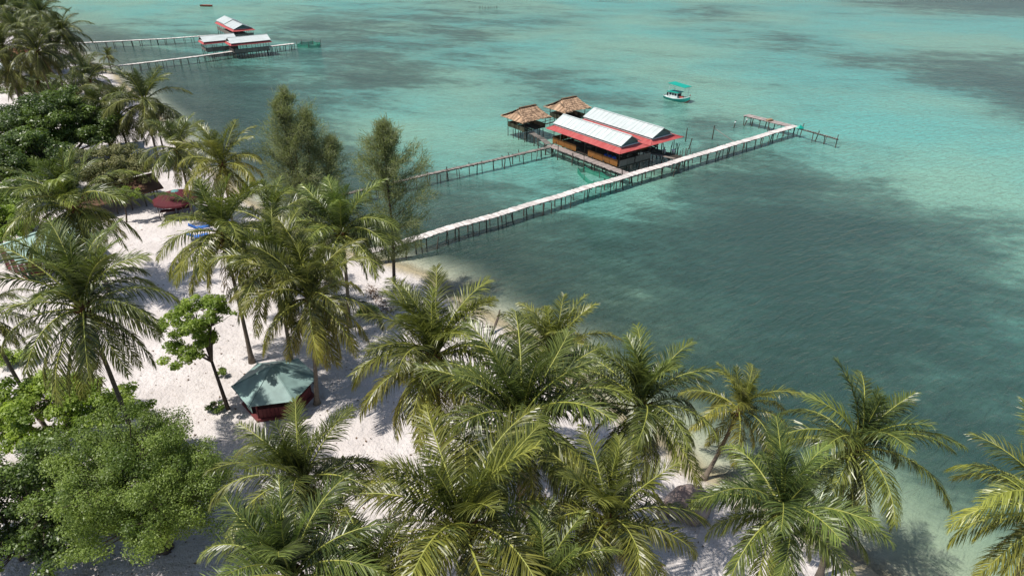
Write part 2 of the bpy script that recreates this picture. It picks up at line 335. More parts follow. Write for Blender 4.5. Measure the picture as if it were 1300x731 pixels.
def make_water():
    m, t, out = newmat('sea_water')
    pos = nd(t, 'ShaderNodeNewGeometry').outputs['Position']
    d = nd(t, 'ShaderNodeAttribute', attribute_name='depth').outputs['Fac']
    at = nd(t, 'ShaderNodeAttribute', attribute_name='seagrass').outputs['Fac']
    # ripples: short crests running along the piers
    mp = nd(t, 'ShaderNodeMapping', {'Vector': pos, 'Rotation': (0, 0, R(36)), 'Scale': (1/0.60, 1/1.75, 1)}, vector_type='TEXTURE').outputs[0]
    r1 = noise(t, mp, 0.95, 4, 0.6, 0.5)
    mp2 = nd(t, 'ShaderNodeMapping', {'Vector': pos, 'Rotation': (0, 0, R(24)), 'Scale': (1/0.25, 1/0.7, 1)}, vector_type='TEXTURE').outputs[0]
    r2 = noise(t, mp2, 0.55, 3, 0.5, 0.3)
    h = mth(t, 'ADD', mth(t, 'MULTIPLY', r1, 0.62), mth(t, 'MULTIPLY', r2, 0.36))
    calm = rampf(t, d, 0.0, 0.6)
    bp = nd(t, 'ShaderNodeBump', {'Height': mth(t, 'MULTIPLY', h, mth(t, 'MULTIPLY_ADD', calm, 0.75, 0.25)), 'Strength': 1.0, 'Distance': 0.62})
    nrm = bp.outputs[0]
    def ex(k): return mth(t, 'POWER', 2.718, mth(t, 'MULTIPLY', d, -k))
    tint = nd(t, 'ShaderNodeCombineColor', {0: ex(0.20), 1: ex(0.030), 2: ex(0.045)}).outputs[0]
    tr = nd(t, 'ShaderNodeBsdfTransparent', {'Color': tint})
    g = grassmask(t, pos, at)
    hue = noise(t, pos, 0.02, 3)
    lite = mixc(t, rampf(t, hue, 0.35, 0.65), (0.215, 0.425, 0.325), (0.130, 0.425, 0.375))
    lite = mixc(t, rampf(t, d, 0.6, 2.2), (0.29, 0.38, 0.25), lite)
    body = mixc(t, g, lite, (0.038, 0.083, 0.070))
    df = nd(t, 'ShaderNodeBsdfDiffuse', {'Color': body, 'Normal': nrm})
    s = mth(t, 'MULTIPLY', mth(t, 'SUBTRACT', 1.0, ex(0.85)), 0.97)
    under = nd(t, 'ShaderNodeMixShader', {0: s, 1: tr.outputs[0], 2: df.outputs[0]})
    gl = nd(t, 'ShaderNodeBsdfGlossy', {'Color': (0.85, 0.85, 0.85, 1), 'Roughness': 0.12, 'Normal': nrm})
    fr = nd(t, 'ShaderNodeFresnel', {'IOR': 1.33, 'Normal': nrm}).outputs[0]
    mx = nd(t, 'ShaderNodeMixShader', {0: fr, 1: under.outputs[0], 2: gl.outputs[0]})
    t.links.new(mx.outputs[0], out.inputs[0])
    return sheet('water', m, lambda x, y: np.zeros_like(x), {'seagrass': seagrass, 'depth': lambda x, y: np.maximum(0, -height(x, y))})
make_water()

# ------------------------------------------------------------------ piers, stilt houses
post_me = {}
def post_mesh(r, mat='post_wood'):
    k = (r, mat)
    if k not in post_me:
        b = MB(); b.tube([(0,0,0),(0.02,0.01,0.5),(0,0,1)], [r*1.1, r, r*0.9], 7); post_me[k] = b.mesh('post', M[mat], True)
    return post_me[k]
def post(parent, x, y, z0, z1, r=0.07, lean=0.05, name='post', mat='post_wood'):
    o = obj(name, post_mesh(r, mat), parent); o.location = (x, y, z0); o.scale = (1, 1, z1-z0)
    o.rotation_euler = (rng.gauss(0, lean), rng.gauss(0, lean), rng.uniform(0, 6)); return o
def planks(b, a, c, width, pw=0.2, gap=0.03, z=0.0, th=0.05, jitter=0.06):       # boards laid across a line a->c
    a, c = Vector(a), Vector(c); d = c - a; L = d.length; d /= L; sd = Vector((-d.y, d.x, 0)).normalized()
    n = max(1, int(L/(pw+gap)))
    for i in range(n):
        m = a + d*((i+0.5)*L/n) + sd*rng.gauss(0, jitter*0.5); yaw = rng.gauss(0, 0.03); dz = rng.uniform(-0.012, 0.012)
        dd = (d*math.cos(yaw)+sd*math.sin(yaw)); ss = (sd*math.cos(yaw)-d*math.sin(yaw))
        b.obox(m+Vector((0,0,dz)), dd*pw/2, ss*(width/2+rng.uniform(-jitter, jitter)), (0,0,th/2), 0, rng.random())
def pier(name, label, frame, pts, width, deckm, z, pw=0.2, step=2.0, above=0.0, pr=0.07, lean=0.05, bottom=-2.9, group=None, gap=0.03, rails=False):
    loc, rz = frame
    t = thing(name, label, 'pier', loc, rz, group)
    b = MB(); s = MB()
    P3 = [Vector((x, y, z)) for x, y in pts]
    for i in range(len(P3)-1):
        a, c = P3[i], P3[i+1]; planks(b, a, c, width, pw, gap)
        d = (c-a).normalized(); sd = Vector((-d.y, d.x, 0))
        for e in (-1, 1): s.beam(a+sd*e*width*0.36-Vector((0,0,.09)), c+sd*e*width*0.36-Vector((0,0,.09)), 0.07, 0.1)
        n = max(1, round((c-a).length/step))
        for k in range(n+(i == len(P3)-2)):
            m = a + (c-a)*(k/n) + d*rng.gauss(0, 0.12)
            for e in (-1, 1):
                if rng.random() < 0.04: continue
                q = m + sd*e*(width*0.5+0.02) + d*rng.gauss(0, 0.18)
                post(t, q.x, q.y, bottom, z - 0.03 + (above*rng.uniform(0.3, 1.3) if rng.random() < 0.6 else 0), pr*rng.choice((0.8, 1, 1.2)), lean)
            s.beam(m-sd*(width*0.6)-Vector((0,0,.17)), m+sd*(width*0.6)-Vector((0,0,.17)), 0.09)
    b.build('deck_planks', M[deckm], t, kind='stuff'); s.build('deck_beam', M['post_wood'], t)
    return t
HO, HR = (14.75, 90.74, 0), R(37.4)
HF = (HO, HR)
def HW(u, v, z=0): return Vector((HO[0]+u*math.cos(HR)-v*math.sin(HR), HO[1]+u*math.sin(HR)+v*math.cos(HR), z))
pier('wooden_pier', 'long bleached white plank pier running from the beach past the red-roofed restaurant', HF,
     [(-40,-3.3),(-34,-3.4),(-29,-3.2),(-24,-3.52),(-19,-3.36),(-14,-3.5),(-9,-3.3),(-4,-3.5),(1,-3.38),(6,-3.52),(11,-3.36),(16,-3.5),(21,-3.35),(26,-3.5),(31,-3.38),(37.3,-3.5)], 1.12, 'bleached', 1.6, 0.22, 1.9, lean=0.075)
pier('wooden_pier', 'grey cross platform at the seaward end of the long white pier', HF, [(36.6, 5.6), (36.7, -2.8)], 1.6, 'deck_wood', 1.55, 0.2, 1.6, lean=0.09)
pier('wooden_pier', 'narrow broken pier stub with bare posts beyond the white pier head', HF, [(36.8,-4.3),(36.6,-7.2),(36.3,-11.4)], 0.4, 'rustic_wood', 1.5, 0.2, 2.1, above=0.6, lean=0.12, gap=0.22)
pier('wooden_pier', 'narrow brown stick walkway from the shore to the thatched huts', HF,
     [(-38,13.8),(-30,13.4),(-23,13.5),(-12,12.9),(-1.2,12.6)], 0.65, 'rustic_wood', 1.5, 0.16, 1.7, above=0.5, pr=0.065, lean=0.07, gap=0.06)
pier('wooden_pier', 'grey-brown plank deck along the left side of the restaurant', HF, [(-1.2,13.3),(-1.2,5),(-1.2,-2.8)], 1.3, 'deck_wood', 1.5, 0.2, 2.6, above=0.7)
pier('plank_gangway', 'short brown plank gangway sloping to the left thatched hut', HF, [(-1.3,13.4),(-0.4,16),(0.5,20.3)], 0.95, 'rustic_wood', 1.62, 0.24, 2.3, gap=0.14)

def skirt_house(frame, label, bays, skirt_z, eave_z, ridge_z, floor_z, floors, along='y', name='stilt_restaurant', panels=(), posts_step=2.4, stilt_bottom=-2.9, cat='restaurant', roof_split=None):
    loc, rz = frame; T = thing(name, label, cat, loc, rz)
    def sw(p): return p if along == 'y' else (p[1], p[0], p[2])
    for (ox0, ox1, oy0, oy1, ix0, ix1, iy0, iy1) in bays:
        zs, zi = skirt_z, skirt_z + 0.5
        o4 = [(ox0,oy0,zs),(ox1,oy0,zs),(ox1,oy1,zs),(ox0,oy1,zs)]; i4 = [(ix0,iy0,zi),(ix1,iy0,zi),(ix1,iy1,zi),(ix0,iy1,zi)]
        for k in range(4):
            q = [o4[k], o4[(k+1) % 4], i4[(k+1) % 4], i4[k]]
            b = MB(); vs, fs = slab([sw(p) for p in q], 0.035); b.add(vs, fs)
            b.build('skirt_roof', M['red_roof'], T)
        for k in range(4): b = MB(); b.beam(sw(o4[k]), sw(i4[k]), 0.10, 0.07); b.build('hip_cap', M['red_roof'], T)
        xm = (ix0+ix1)/2; x0, x1 = ix0+0.12, ix1-0.12; y0, y1 = iy0+0.18, iy1-0.18
        rz_in = ridge_z-0.10; ez = eave_z-0.02
        for yy in (y0, y1):
            b = MB()
            vs = [(x0,yy,zi-0.15),(x1,yy,zi-0.15),(x1,yy,ez),(xm,yy,rz_in),(x0,yy,ez)]
            b.add([sw((p[0],p[1]-0.03,p[2])) for p in vs]+[sw((p[0],p[1]+0.03,p[2])) for p in vs],
                  [(0,1,2,3,4),(9,8,7,6,5)]+[(i,(i+1) % 5,(i+1) % 5+5,i+5) for i in range(5)])
            b.build('gable_wall', M['green_wall'], T)
        for xx in (x0, x1):
            b = MB(); p = sw((xx-0.03, y0+0.04, zi-0.15)); q = sw((xx+0.03, y1-0.04, ez-0.02))
            b.box(min(p[0],q[0]), max(p[0],q[0]), min(p[1],q[1]), max(p[1],q[1]), p[2], q[2])
            b.build('clerestory_wall', M['green_wall'], T)
        b = MB()                                                     # white flashing round the skirt's top edge
        for k in range(4):
            a_, c_ = Vector(sw(i4[k])), Vector(sw(i4[(k+1) % 4])); b.beam(a_+Vector((0,0,.05)), c_+Vector((0,0,.05)), 0.26, 0.05)
        b.build('flashing', M['flashing'], T)
        parts = [(iy0-0.25, iy1+0.25, 0)] if not roof_split else [(iy0-0.25, roof_split-0.15, -0.0), (roof_split-0.35, iy1+0.25, 0.22)]
        for (ya, yb, dz) in parts:
            for (xe, s_) in ((ix0-0.22, 1), (ix1+0.22, -1)):
                q = [(xe,ya,eave_z-0.08+dz),(xe,yb,eave_z-0.08+dz),(xm,yb,ridge_z+dz),(xm,ya,ridge_z+dz)]
                b = MB(); vs, fs = slab([sw(p) for p in q], 0.05); b.add(vs, fs); b.build('roof_slope', M['white_roof'], T)
            b = MB()                                                 # seams of the roof sheets
            for (xe, s_) in ((ix0-0.22, 1), (ix1+0.22, -1)):
                for k in range(1, int((yb-ya)/0.9)):
                    yy = ya+k*0.9; b.beam(sw((xe,yy,eave_z-0.07+dz)), sw((xm,yy,ridge_z+dz+.01)), 0.05, 0.05)
            b.build('roof_seams', M['white_roof'], T, kind='stuff')
            b = MB(); b.beam(sw((xm,ya+0.01,ridge_z+dz+0.01)), sw((xm,yb-0.01,ridge_z+dz+0.01)), 0.26, 0.05); b.build('ridge_cap', M['white_roof'], T)
    for (x0, x1, y0, y1) in floors:
        b = MB(); planks(b, (x0,(y0+y1)/2,floor_z-0.03), (x1,(y0+y1)/2,floor_z-0.03), y1-y0, 0.24, 0.02, jitter=0.02)
        b.build('floor_planks', M['floor_wood'], T, kind='stuff')
        b = MB()
        nx = max(1, round((x1-x0)/posts_step)); ny = max(1, round((y1-y0)/posts_step))
        for j in range(ny+1): b.beam((x0,y0+(y1-y0)*j/ny,floor_z-0.16),(x1,y0+(y1-y0)*j/ny,floor_z-0.16),0.1,0.16)
        b.build('floor_beam', M['post_wood'], T)
        for i in range(nx+1):
            for j in range(ny+1):
                x, y = x0+(x1-x0)*i/nx, y0+(y1-y0)*j/ny
                post(T, x, y, stilt_bottom, floor_z-0.2, 0.09, 0.012, 'stilt')
                if i in (0, nx) or j in (0, ny) or (i+j) % 2 == 0:
                    post(T, x+(0.08 if i == 0 else -0.08 if i == nx else 0), y+(0.08 if j == 0 else -0.08 if j == ny else 0), floor_z, skirt_z+(0.05 if i in (0,nx) or j in (0,ny) else 0.3), 0.055, 0.0, 'roof_post')
    for (ax, ay, bx, by, mt, hgt) in panels:
        n = max(1, round(math.hypot(bx-ax, by-ay)/1.5))
        for k in range(n):
            a_ = Vector((ax+(bx-ax)*k/n, ay+(by-ay)*k/n, 0)); c_ = Vector((ax+(bx-ax)*(k+1)/n, ay+(by-ay)*(k+1)/n, 0)); d = (c_-a_).normalized()*0.03
            b = MB(); nb = 6
            for q in range(nb):
                e0 = a_+d+(c_-a_-2*d)*(q/nb); e1 = a_+d+(c_-a_-2*d)*((q+0.94)/nb); h = hgt+rng.uniform(-.02, .02)
                b.beam(e0+Vector((0,0,floor_z+h/2)), e1+Vector((0,0,floor_z+h/2)), 0.05, h, 0, rng.random())
            b.beam(a_+d+Vector((0,0,floor_z+hgt+.03)), c_-d+Vector((0,0,floor_z+hgt+.03)), 0.09, 0.06)
            b.build('wall_panel', M[mt], T)
    return T
rest = skirt_house(HF, 'large open-sided stilt restaurant with two long white ridge roofs over red skirts', 
    [(-0.8,5.25,-0.8,14.9,0.25,3.85,0.1,13.9), (5.25,12.4,-0.8,14.9,6.35,10.5,0.0,13.9)], 3.65, 4.52, 5.5, 1.5,
    [(0,6.3,0,14),(6.45,11.6,3.2,14)], 'y',
    panels=[(-.12,13.9,-.12,8.6,'panel_wood',0.85),(-.12,6.1,-.12,0.1,'panel_wood',0.85),(0.0,-.12,3.0,-.12,'grey_panel',0.8),(3.15,-.12,6.3,-.12,'grey_panel',0.8),
            (6.5,3.1,9.3,3.1,'panel_wood',0.75),(11.7,3.2,11.7,14,'panel_wood',0.85),(0,14.1,6.3,14.1,'panel_wood',0.85),(6.5,14.1,11.6,14.1,'panel_wood',0.85)])
def table(loc, rz, label, top='floor_wood'):
    t = thing('dining_table', label, 'table', loc, rz)
    b = MB(); b.box(-0.8, 0.8, -0.4, 0.4, 0.70, 0.75); b.build('table_top', M[top], t)
    for sx in (-1, 1):
        for sy in (-1, 1): b = MB(); b.box(sx*0.7-.03, sx*0.7+.03, sy*0.32-.03, sy*0.32+.03, 0, 0.70); b.build('leg', M['post_wood'], t)
table(HW(2.0, 7.4, 1.5), HR, 'plain dining table just inside the gap between the restaurant wall panels', 'grey_panel')
table(HW(4.6, 2.0, 1.5), HR, 'plain dining table inside the front corner behind the grey panels', 'grey_panel')
for i, (v, nm) in enumerate(((2.9, 'leftmost'), (2.15, 'middle'), (1.3, 'rightmost'))):
    b = MB(); b.lathe([(0.24,0),(0.29,0.06),(0.30,0.45),(0.29,0.85),(0.22,0.93),(0.21,0.9)], 12)
    o = b.build('barrel', M['blue_plastic'], None, True); o.location = HW(0.36, v, 1.5); o.scale = (1, 1, 1.12)
    tag(o, nm + ' of the three blue plastic barrels behind the brown wall panel', 'barrel', 'blue barrels in the restaurant')
pl = pier('service_platform', 'cluttered stick landing between the white pier and the second roof', HF, [(9.6,-2.7),(9.4,3.0)], 2.0, 'post_wood', 1.45, 0.14, 1.3, above=1.3, lean=0.12, gap=0.1)
for i in range(16): post(pl, rng.uniform(10.2,12.6), rng.uniform(-2.2,2.6), -2.7, rng.uniform(1.6, 3.0), 0.05, 0.1)
b = MB(); b.beam((7.2,2.8,1.62),(8.4,-2.8,1.7),0.5,0.05); b.build('ramp_board', M['grey_panel'], pl)
for i, (u, v) in enumerate(((9.5, 0.2), (10.6, -0.6))):
    b = MB(); b.lathe([(0.16,0),(0.2,0.3),(0.21,0.34),(0.19,0.34),(0.15,0.05)], 10); o = b.build('bucket', M['white_plastic'], None, True)
    o.location = HW(u, v, 1.5); o.scale = (1.5,1.5,1.5)
    tag(o, ('white bucket on the cluttered landing nearer the restaurant', 'white bucket on the cluttered landing nearer the open sea')[i], 'bucket')

def thatch_hut(u0, u1, v0, v1, label, floor=1.65, eave=3.45, ridge=4.85):
    T = thing('thatched_hut', label, 'hut', HO, HR)
    um, vm = (u0+u1)/2, (v0+v1)/2
    b = MB(); planks(b, (u0,vm,floor), (u1,vm,floor), v1-v0, 0.2, 0.04, jitter=0.05); b.build('floor_planks', M['floor_wood'], T, kind='stuff')
    for i in range(4):
        for j in range(4):
            post(T, u0+(u1-u0)*i/3, v0+(v1-v0)*j/3, -2.9, floor-0.1, 0.065, 0.04, 'stilt')
            if i in (0,3) and j in (0,3): post(T, u0+(u1-u0)*i/3, v0+(v1-v0)*j/3, floor, eave+0.1, 0.06, 0.01, 'roof_post')
    for (ax,ay,bx,by) in ((u0,v1,u0,v0),(u0+.05,v1,u1,v1),(u1,v0,u1,v1)):          # thatch rail panels
        b = MB(); n = 14
        for k in range(n):
            a_ = Vector((ax+(bx-ax)*k/n, ay+(by-ay)*k/n, floor+0.32)); c_ = Vector((ax+(bx-ax)*(k+.9)/n, ay+(by-ay)*(k+.9)/n, floor+0.32))
            b.beam(a_, c_, 0.07, 0.72+rng.uniform(-.06,.06), 0, rng.random())
        b.build('rail_panel', M['thatch'], T)
    # roof: ridge along u, slopes to both sides, each covered by overlapping straw tufts, plus small hip aprons
    ov = 0.75; ul, ur = u0-ov-.2, u1+ov; rl, rr = u0+0.75, u1-0.3
    for sgn in (-1, 1):
        ve = vm + sgn*((v1-v0)/2+ov); b = MB()
        rows = 7
        for r_ in range(rows):
            f0 = r_/rows; f1 = min(1.0, (r_+1.55)/rows)
            n = 24
            for k in range(n):
                s0 = k/n; wob_ = rng.uniform(-.04, .04)
                def pt(f, s, lift): 
                    a_ = rl + (rr-rl)*s; e_ = ul + (ur-ul)*s
                    return Vector((a_+(e_-a_)*f, vm+(ve-vm)*f, ridge+(eave-0.1-ridge)*f + lift - 0.10*math.sin(f*3.1)))
                if k >= n: continue
                lift = 0.05+0.03*rng.random()
                q = [pt(f0,s0,lift*0.4), pt(f0,s0+1/n*1.05,lift*0.4), pt(f1+wob_*0.8,s0+1/n*1.05,lift+0.05), pt(f1+wob_,s0,lift+0.05)]
                vs, fs = slab(q, 0.05); b.add(vs, fs, 0, rng.random())
        b.build('thatch_slope', M['thatch'], T)
    for ue, ur_ in ((ul, rl),(ur, rr)):                              # gable aprons of straw
        b = MB(); n = 22
        for k in range(n):
            s = k/n; y0_ = vm-(v1-v0)/2-ov+(v1-v0+2*ov)*s; y1_ = vm-(v1-v0)/2-ov+(v1-v0+2*ov)*(s+1.1/n)
            def top(y): return eave-0.1+(ridge-eave-0.05)*0.97*(1-abs(y-vm)/((v1-v0)/2+ov))
            q = [(ue,y0_,eave-0.14+rng.uniform(-.08,.05)),(ue,y1_,eave-0.14+rng.uniform(-.08,.05)),(ue+(ur_-ue)*0.97,y1_,top(y1_)),(ue+(ur_-ue)*0.97,y0_,top(y0_))]
            vs, fs = slab(q, 0.05); b.add(vs, fs, 0, rng.random())
        b.build('gable_thatch', M['thatch'], T)
    b = MB()
    n = 16
    for k in range(n):
        a_ = rl-0.1+(rr-rl+0.2)*k/n; b.obox((a_+0.12, vm, ridge+0.06+rng.uniform(-.02,.03)), (0.13,0,0), (0,0.22,0), (0,0,0.05), 0, rng.random())
    b.build('ridge_thatch', M['thatch_dark'], T)
    b = MB()
    for e in (v0, v1): b.beam((u0-.3,e,eave),(u1+.3,e,eave),0.09)
    for k in range(5):
        a_ = u0+(u1-u0)*k/4
        for sgn in (-1,1): b.beam((a_,vm,ridge-0.12),(a_,vm+sgn*((v1-v0)/2+.5),eave-0.05),0.07)
    b.build('rafter', M['post_wood'], T)
thatch_hut(-0.3, 3.9, 20.6, 25.0, 'left thatched hut on stilts at the end of the gangway')
thatch_hut(8.9, 13.0, 21.0, 25.2, 'right thatched hut on stilts partly hidden behind the white roof')
b = MB(); b.beam((4.2,22.5,1.9),(8.8,23,1.9),0.07); b.beam((4.2,22.0,1.62),(8.8,22.4,1.62),0.14); o = b.build('connecting_pole', M['post_wood'])
o.location = HO; o.rotation_euler = (0,0,HR); tag(o, 'thin poles bridging the gap between the two thatched huts', 'pole')

# far restaurant cluster
FO, FR = (-67.37, 173.57, 0), R(34.6); FF = (FO, FR)
fp = dict(skirt_z=3.2, eave_z=3.85, ridge_z=4.8, floor_z=1.5)
skirt_house(FF, 'far stilt pavilion with long white roof at the seaward side of its group', [(0.9,6.5,-0.8,9.3,1.25,6.1,-0.4,8.9)], floors=[(0,8.6,1.2,6.2)], along='x', name='stilt_pavilion', cat='pavilion',
            panels=[(0,1.1,8.6,1.1,'grey_panel',0.8),(-.1,6.2,-.1,1.2,'grey_panel',0.8)], **fp)
skirt_house(FF, 'far stilt pavilion with white roof on the shoreward side of its group', [(6.9,12.4,-5.8,2.7,7.25,12.05,-5.4,2.3)], floors=[(-5.2,2.4,7.3,12)], along='x', name='stilt_pavilion', cat='pavilion',
            panels=[(-5.2,7.2,2.4,7.2,'grey_panel',0.8),(-5.3,12,-5.3,7.3,'grey_panel',0.8)], **fp)
skirt_house(FF, 'far stilt pavilion rearmost of its group with stepped white roof and red skirt', [(5.6,11.6,22.8,42.3,6.2,10.9,23.5,41.6)], floors=[(6,11.2,23.4,41.7)], along='y', name='stilt_pavilion', cat='pavilion',
            panels=[(5.9,41.7,5.9,23.4,'grey_panel',0.9),(6,23.3,11.2,23.3,'grey_panel',0.9)], roof_split=33.5, **fp)
pier('wooden_pier', 'far lower white pier from the shore to the shoreward pavilions', FF, [(-29,0.2),(-18,1.0),(-9,1.8),(0.2,3.6)], 1.1, 'bleached', 1.55, 0.22, 2.0, bottom=-2.6)
pier('wooden_pier', 'short white pier end beyond the far pavilions beside a net pen', FF, [(8.8,5.2),(16.3,5.8)], 1.1, 'bleached', 1.55, 0.22, 1.0, bottom=-2.6)
pier('wooden_pier', 'far upper white pier reaching the rearmost pavilion', FF, [(-36,40.5),(-24,37),(-10,33),(5.6,31.2)], 1.1, 'bleached', 1.55, 0.22, 2.2, bottom=-2.6)
def net_pen(frame, pts, label, zt=0.75, zb=-1.6, mat='net_green', nposts=1, rise=0.5):
    T = thing('net_pen', label, 'fish pen', frame[0], frame[1])
    b = MB(); n = len(pts)
    for i in range(n):
        (x0,y0), (x1,y1) = pts[i], pts[(i+1) % n]
        for k in range(4):
            a_, c_ = k/4, (k+1)/4; sag = lambda f: zt-0.25*math.sin(math.pi*f)
            b.add([(x0+(x1-x0)*a_,y0+(y1-y0)*a_,zb),(x0+(x1-x0)*c_,y0+(y1-y0)*c_,zb),(x0+(x1-x0)*c_,y0+(y1-y0)*c_,sag(c_)),(x0+(x1-x0)*a_,y0+(y1-y0)*a_,sag(a_))],[(0,1,2,3)])
    b.build('net', M[mat], T)
    b = MB()
    for i in range(n):
        (x0,y0), (x1,y1) = pts[i], pts[(i+1) % n]
        b.tube([(x0+(x1-x0)*k/6,y0+(y1-y0)*k/6,zt+.01-0.25*math.sin(math.pi*k/6)) for k in range(7)], 0.045, 5)
    b.build('top_rope', M['net_green'], T)
    for (x,y) in pts: post(T, x, y, -2.8, zt+rise, 0.05, 0.05)
    return T
net_pen(HF, [(-3.4,4.6),(-2.2,4.4),(-2.0,1.2),(-2.1,-1.3),(-3.9,-2.2),(-5.4,-0.9),(-4.6,2.0)], 'green net fish pen between the side deck and the white pier', rise=0.15)
net_pen(FF, [(18,8.5),(20,5.8),(22.3,4.6),(24,7.5),(23,10.5),(20,11.2)], 'green net fish pen beyond the far short pier end', zt=0.9, rise=0.8)
b = MB()
ring = [(-7.7+1.7*math.cos(a)*(1+.12*math.sin(3*a)), 2.7+1.9*math.sin(a), -0.62+0.05*math.sin(2*a)) for a in [k*2*math.pi/16 for k in range(17)]]
b.tube(ring, 0.38, 6, cap=False); o = b.build('sunken_net', M['net_dark'], None, True); o.location = HO; o.rotation_euler = (0,0,HR)
tag(o, 'dark sunken ring of netting under the water left of the green net pen', 'fishing net')
for (u,v,h,ln,lab) in ((33.0,5.6,1.3,.1,'bare white-topped post farthest from the pier head platform'),(35.0,5.4,1.6,.25,'bare white-topped post in the middle of the broken row by the pier head'),
                 (24.7,3.4,2.4,.12,'tall dark mooring stake left of the pier with a pole leaning on it'),(20.4,5.2,2.2,.1,'lone dark stake near the right corner of the red skirt roof'),(17.6,2.6,1.8,.15,'leaning dark stake beside the cluttered landing')):
    o = obj('mooring_stake', post_mesh(0.09), None); wpos = HW(u, v, -2.6); o.location = wpos; o.scale = (1,1,2.6+h); o.rotation_euler = (rng.gauss(0,ln*.6), rng.gauss(0,ln*.6), 0)
    tag(o, lab, 'stake')
    if 'white' in lab:
        b = MB(); b.lathe([(0.09,0),(0.13,.06),(0.14,.25),(0.09,.3)], 8); c = b.build('float', M['white_plastic'], o, True)
        c.location = (0,0,0.88); c.scale = (1,1,1/(2.6+h))
b = MB(); b.tube([HW(24.8,3.3,1.9), HW(25.9,-0.4,0.1)], 0.05, 6); tag(b.build('leaning_pole', M['deck_wood']), 'pale pole slanting from the tall stake down into the water', 'pole')
b = MB()
for k in range(6):
    a = k*1.05; b.add([(0,0,0.55),(0.75*math.cos(a),0.5*math.sin(a),0.0),(0.75*math.cos(a+1.05),0.5*math.sin(a+1.05),0.0)], [(0,1,2)])
b.add([(0.75*math.cos(k*1.05),0.5*math.sin(k*1.05),0) for k in range(6)], [(5,4,3,2,1,0)])
o = b.build('net_heap', M['boat_green']); o.location = HW(36.7,-4.6,1.58); tag(o, 'small heap of bright green netting on the pier head', 'net')
b = MB(); b.obox((0,0,.12),(.5,.15,.0),(-.1,.35,0),(0,0,.12)); b.obox((.1,.05,.27),(.3,.1,0),(-.05,.2,0),(0,0,.03))
o = b.build('cargo_crate', M['thatch']); o.location = HW(36.5, 0.9, 1.6); tag(o, 'small brown crate lying on the pier cross platform', 'crate')

# moored boat (bow towards +x locally)
def boat(loc, rz, label, sc_=1.0):
    T = thing('fishing_boat', label, 'boat', loc, rz); T.scale = (sc_,)*3
    st = [(-2.6,.75,.55,-.15),(-1.6,.98,.50,-.3),(0,1.08,.52,-.35),(1.3,.9,.68,-.3),(2.3,.45,.95,-.12),(2.9,.05,1.2,.35)]   # x, half beam, sheer, keel
    def hull(z_lo, z_hi, mat, name, inset=0.0, thick=True):
        b = MB(); rings = []
        for x, hb, sh, k in st:
            def sec(f): 
                z = k+(sh-k)*f; wd = hb*(0.45+0.55*min(1, f*1.25)**0.7) if f > 0 else 0.02
                return z, max(0.02, wd-inset)
            fs_ = [z_lo+(z_hi-z_lo)*i/4 for i in range(5)]
            rings.append([(x, -sec(f)[1], sec(f)[0]) for f in reversed(fs_)]+[(x, sec(f)[1], sec(f)[0]) for f in fs_])
        n = len(rings[0]); vs = [p for r in rings for p in r]; fcs = []
        for i in range(len(rings)-1):
            for k in range(n-1):
                if z_lo > 0 and k == 4: continue
                fcs.append((i*n+k, (i+1)*n+k, (i+1)*n+k+1, i*n+k+1))
        fcs.append(tuple(range(n)))
        b.add(vs, fcs); return b.build(name, M[mat], T, True)
    hull(0.0, 0.25, 'boat_red', 'keel'); hull(0.25, 0.86, 'boat_teal', 'hull'); hull(0.86, 1.0, 'boat_white', 'gunwale')
    b = MB()
    vs = [(x,-hb*0.93,sh-.16) for x,hb,sh,k in st]+[(x,hb*0.93,sh-.16) for x,hb,sh,k in st]; n = len(st)
    b.add(vs, [(i,i+1,n+i+1,n+i) for i in range(n-1)]); b.build('deck', M['boat_white'], T)
    b = MB(); b.box(-1.5,0.5,-.6,.6,.36,1.35); b.build('cabin', M['boat_white'], T)
    b = MB(); b.obox((-.5,0,1.42),(1.25,0,0.05),(0,.8,0),(0,0,.06)); b.build('cabin_roof', M['boat_green'], T)
    for sgn in (-1,1):
        for k in range(3): b = MB(); b.box(-1.25+k*.58,-.85+k*.58,sgn*.605-.012,sgn*.605+.012,.85,1.2); b.build('window', M['black'], T)
    b = MB(); b.box(.505,.525,-.45,.45,.75,1.2); b.build('windscreen', M['black'], T)
    b = MB(); b.obox((.35,0,2.75),(1.95,0,-0.10),(0,.95,0),(0,0,.03)); 
    b.build('canopy', M['boat_green'], T)
    for x in (-1.3, 2.05):
        for y in (-.75,.75): b = MB(); b.tube([(x,y*(0.55 if x>1 else 1),.45),(x,y*(0.8 if x>1 else 1),2.68)],.035,6); b.build('canopy_post', M['boat_white'], T)
    b = MB(); b.lathe([(.0,0),(.22,.05),(.25,.3),(.2,.5),(.05,.55)],10,0,(-2.2,.15,.42)); b.build('engine', M['black'], T)
    b = MB(); b.box(.8,1.6,-.35,.35,.55,.85); b.build('storage_box', M['boat_red'], T)
    b = MB(); b.tube([(2.75,0,1.0),(2.95,0,1.5)],.06,6); b.build('bow_post', M['boat_red'], T)
    return T
bl = (P(846,124)+P(872,131))/2
boat((bl.x, bl.y, 0.05), R(-52), 'green and white wooden fishing boat with flat green canopy moored beyond the pier', 1.08)
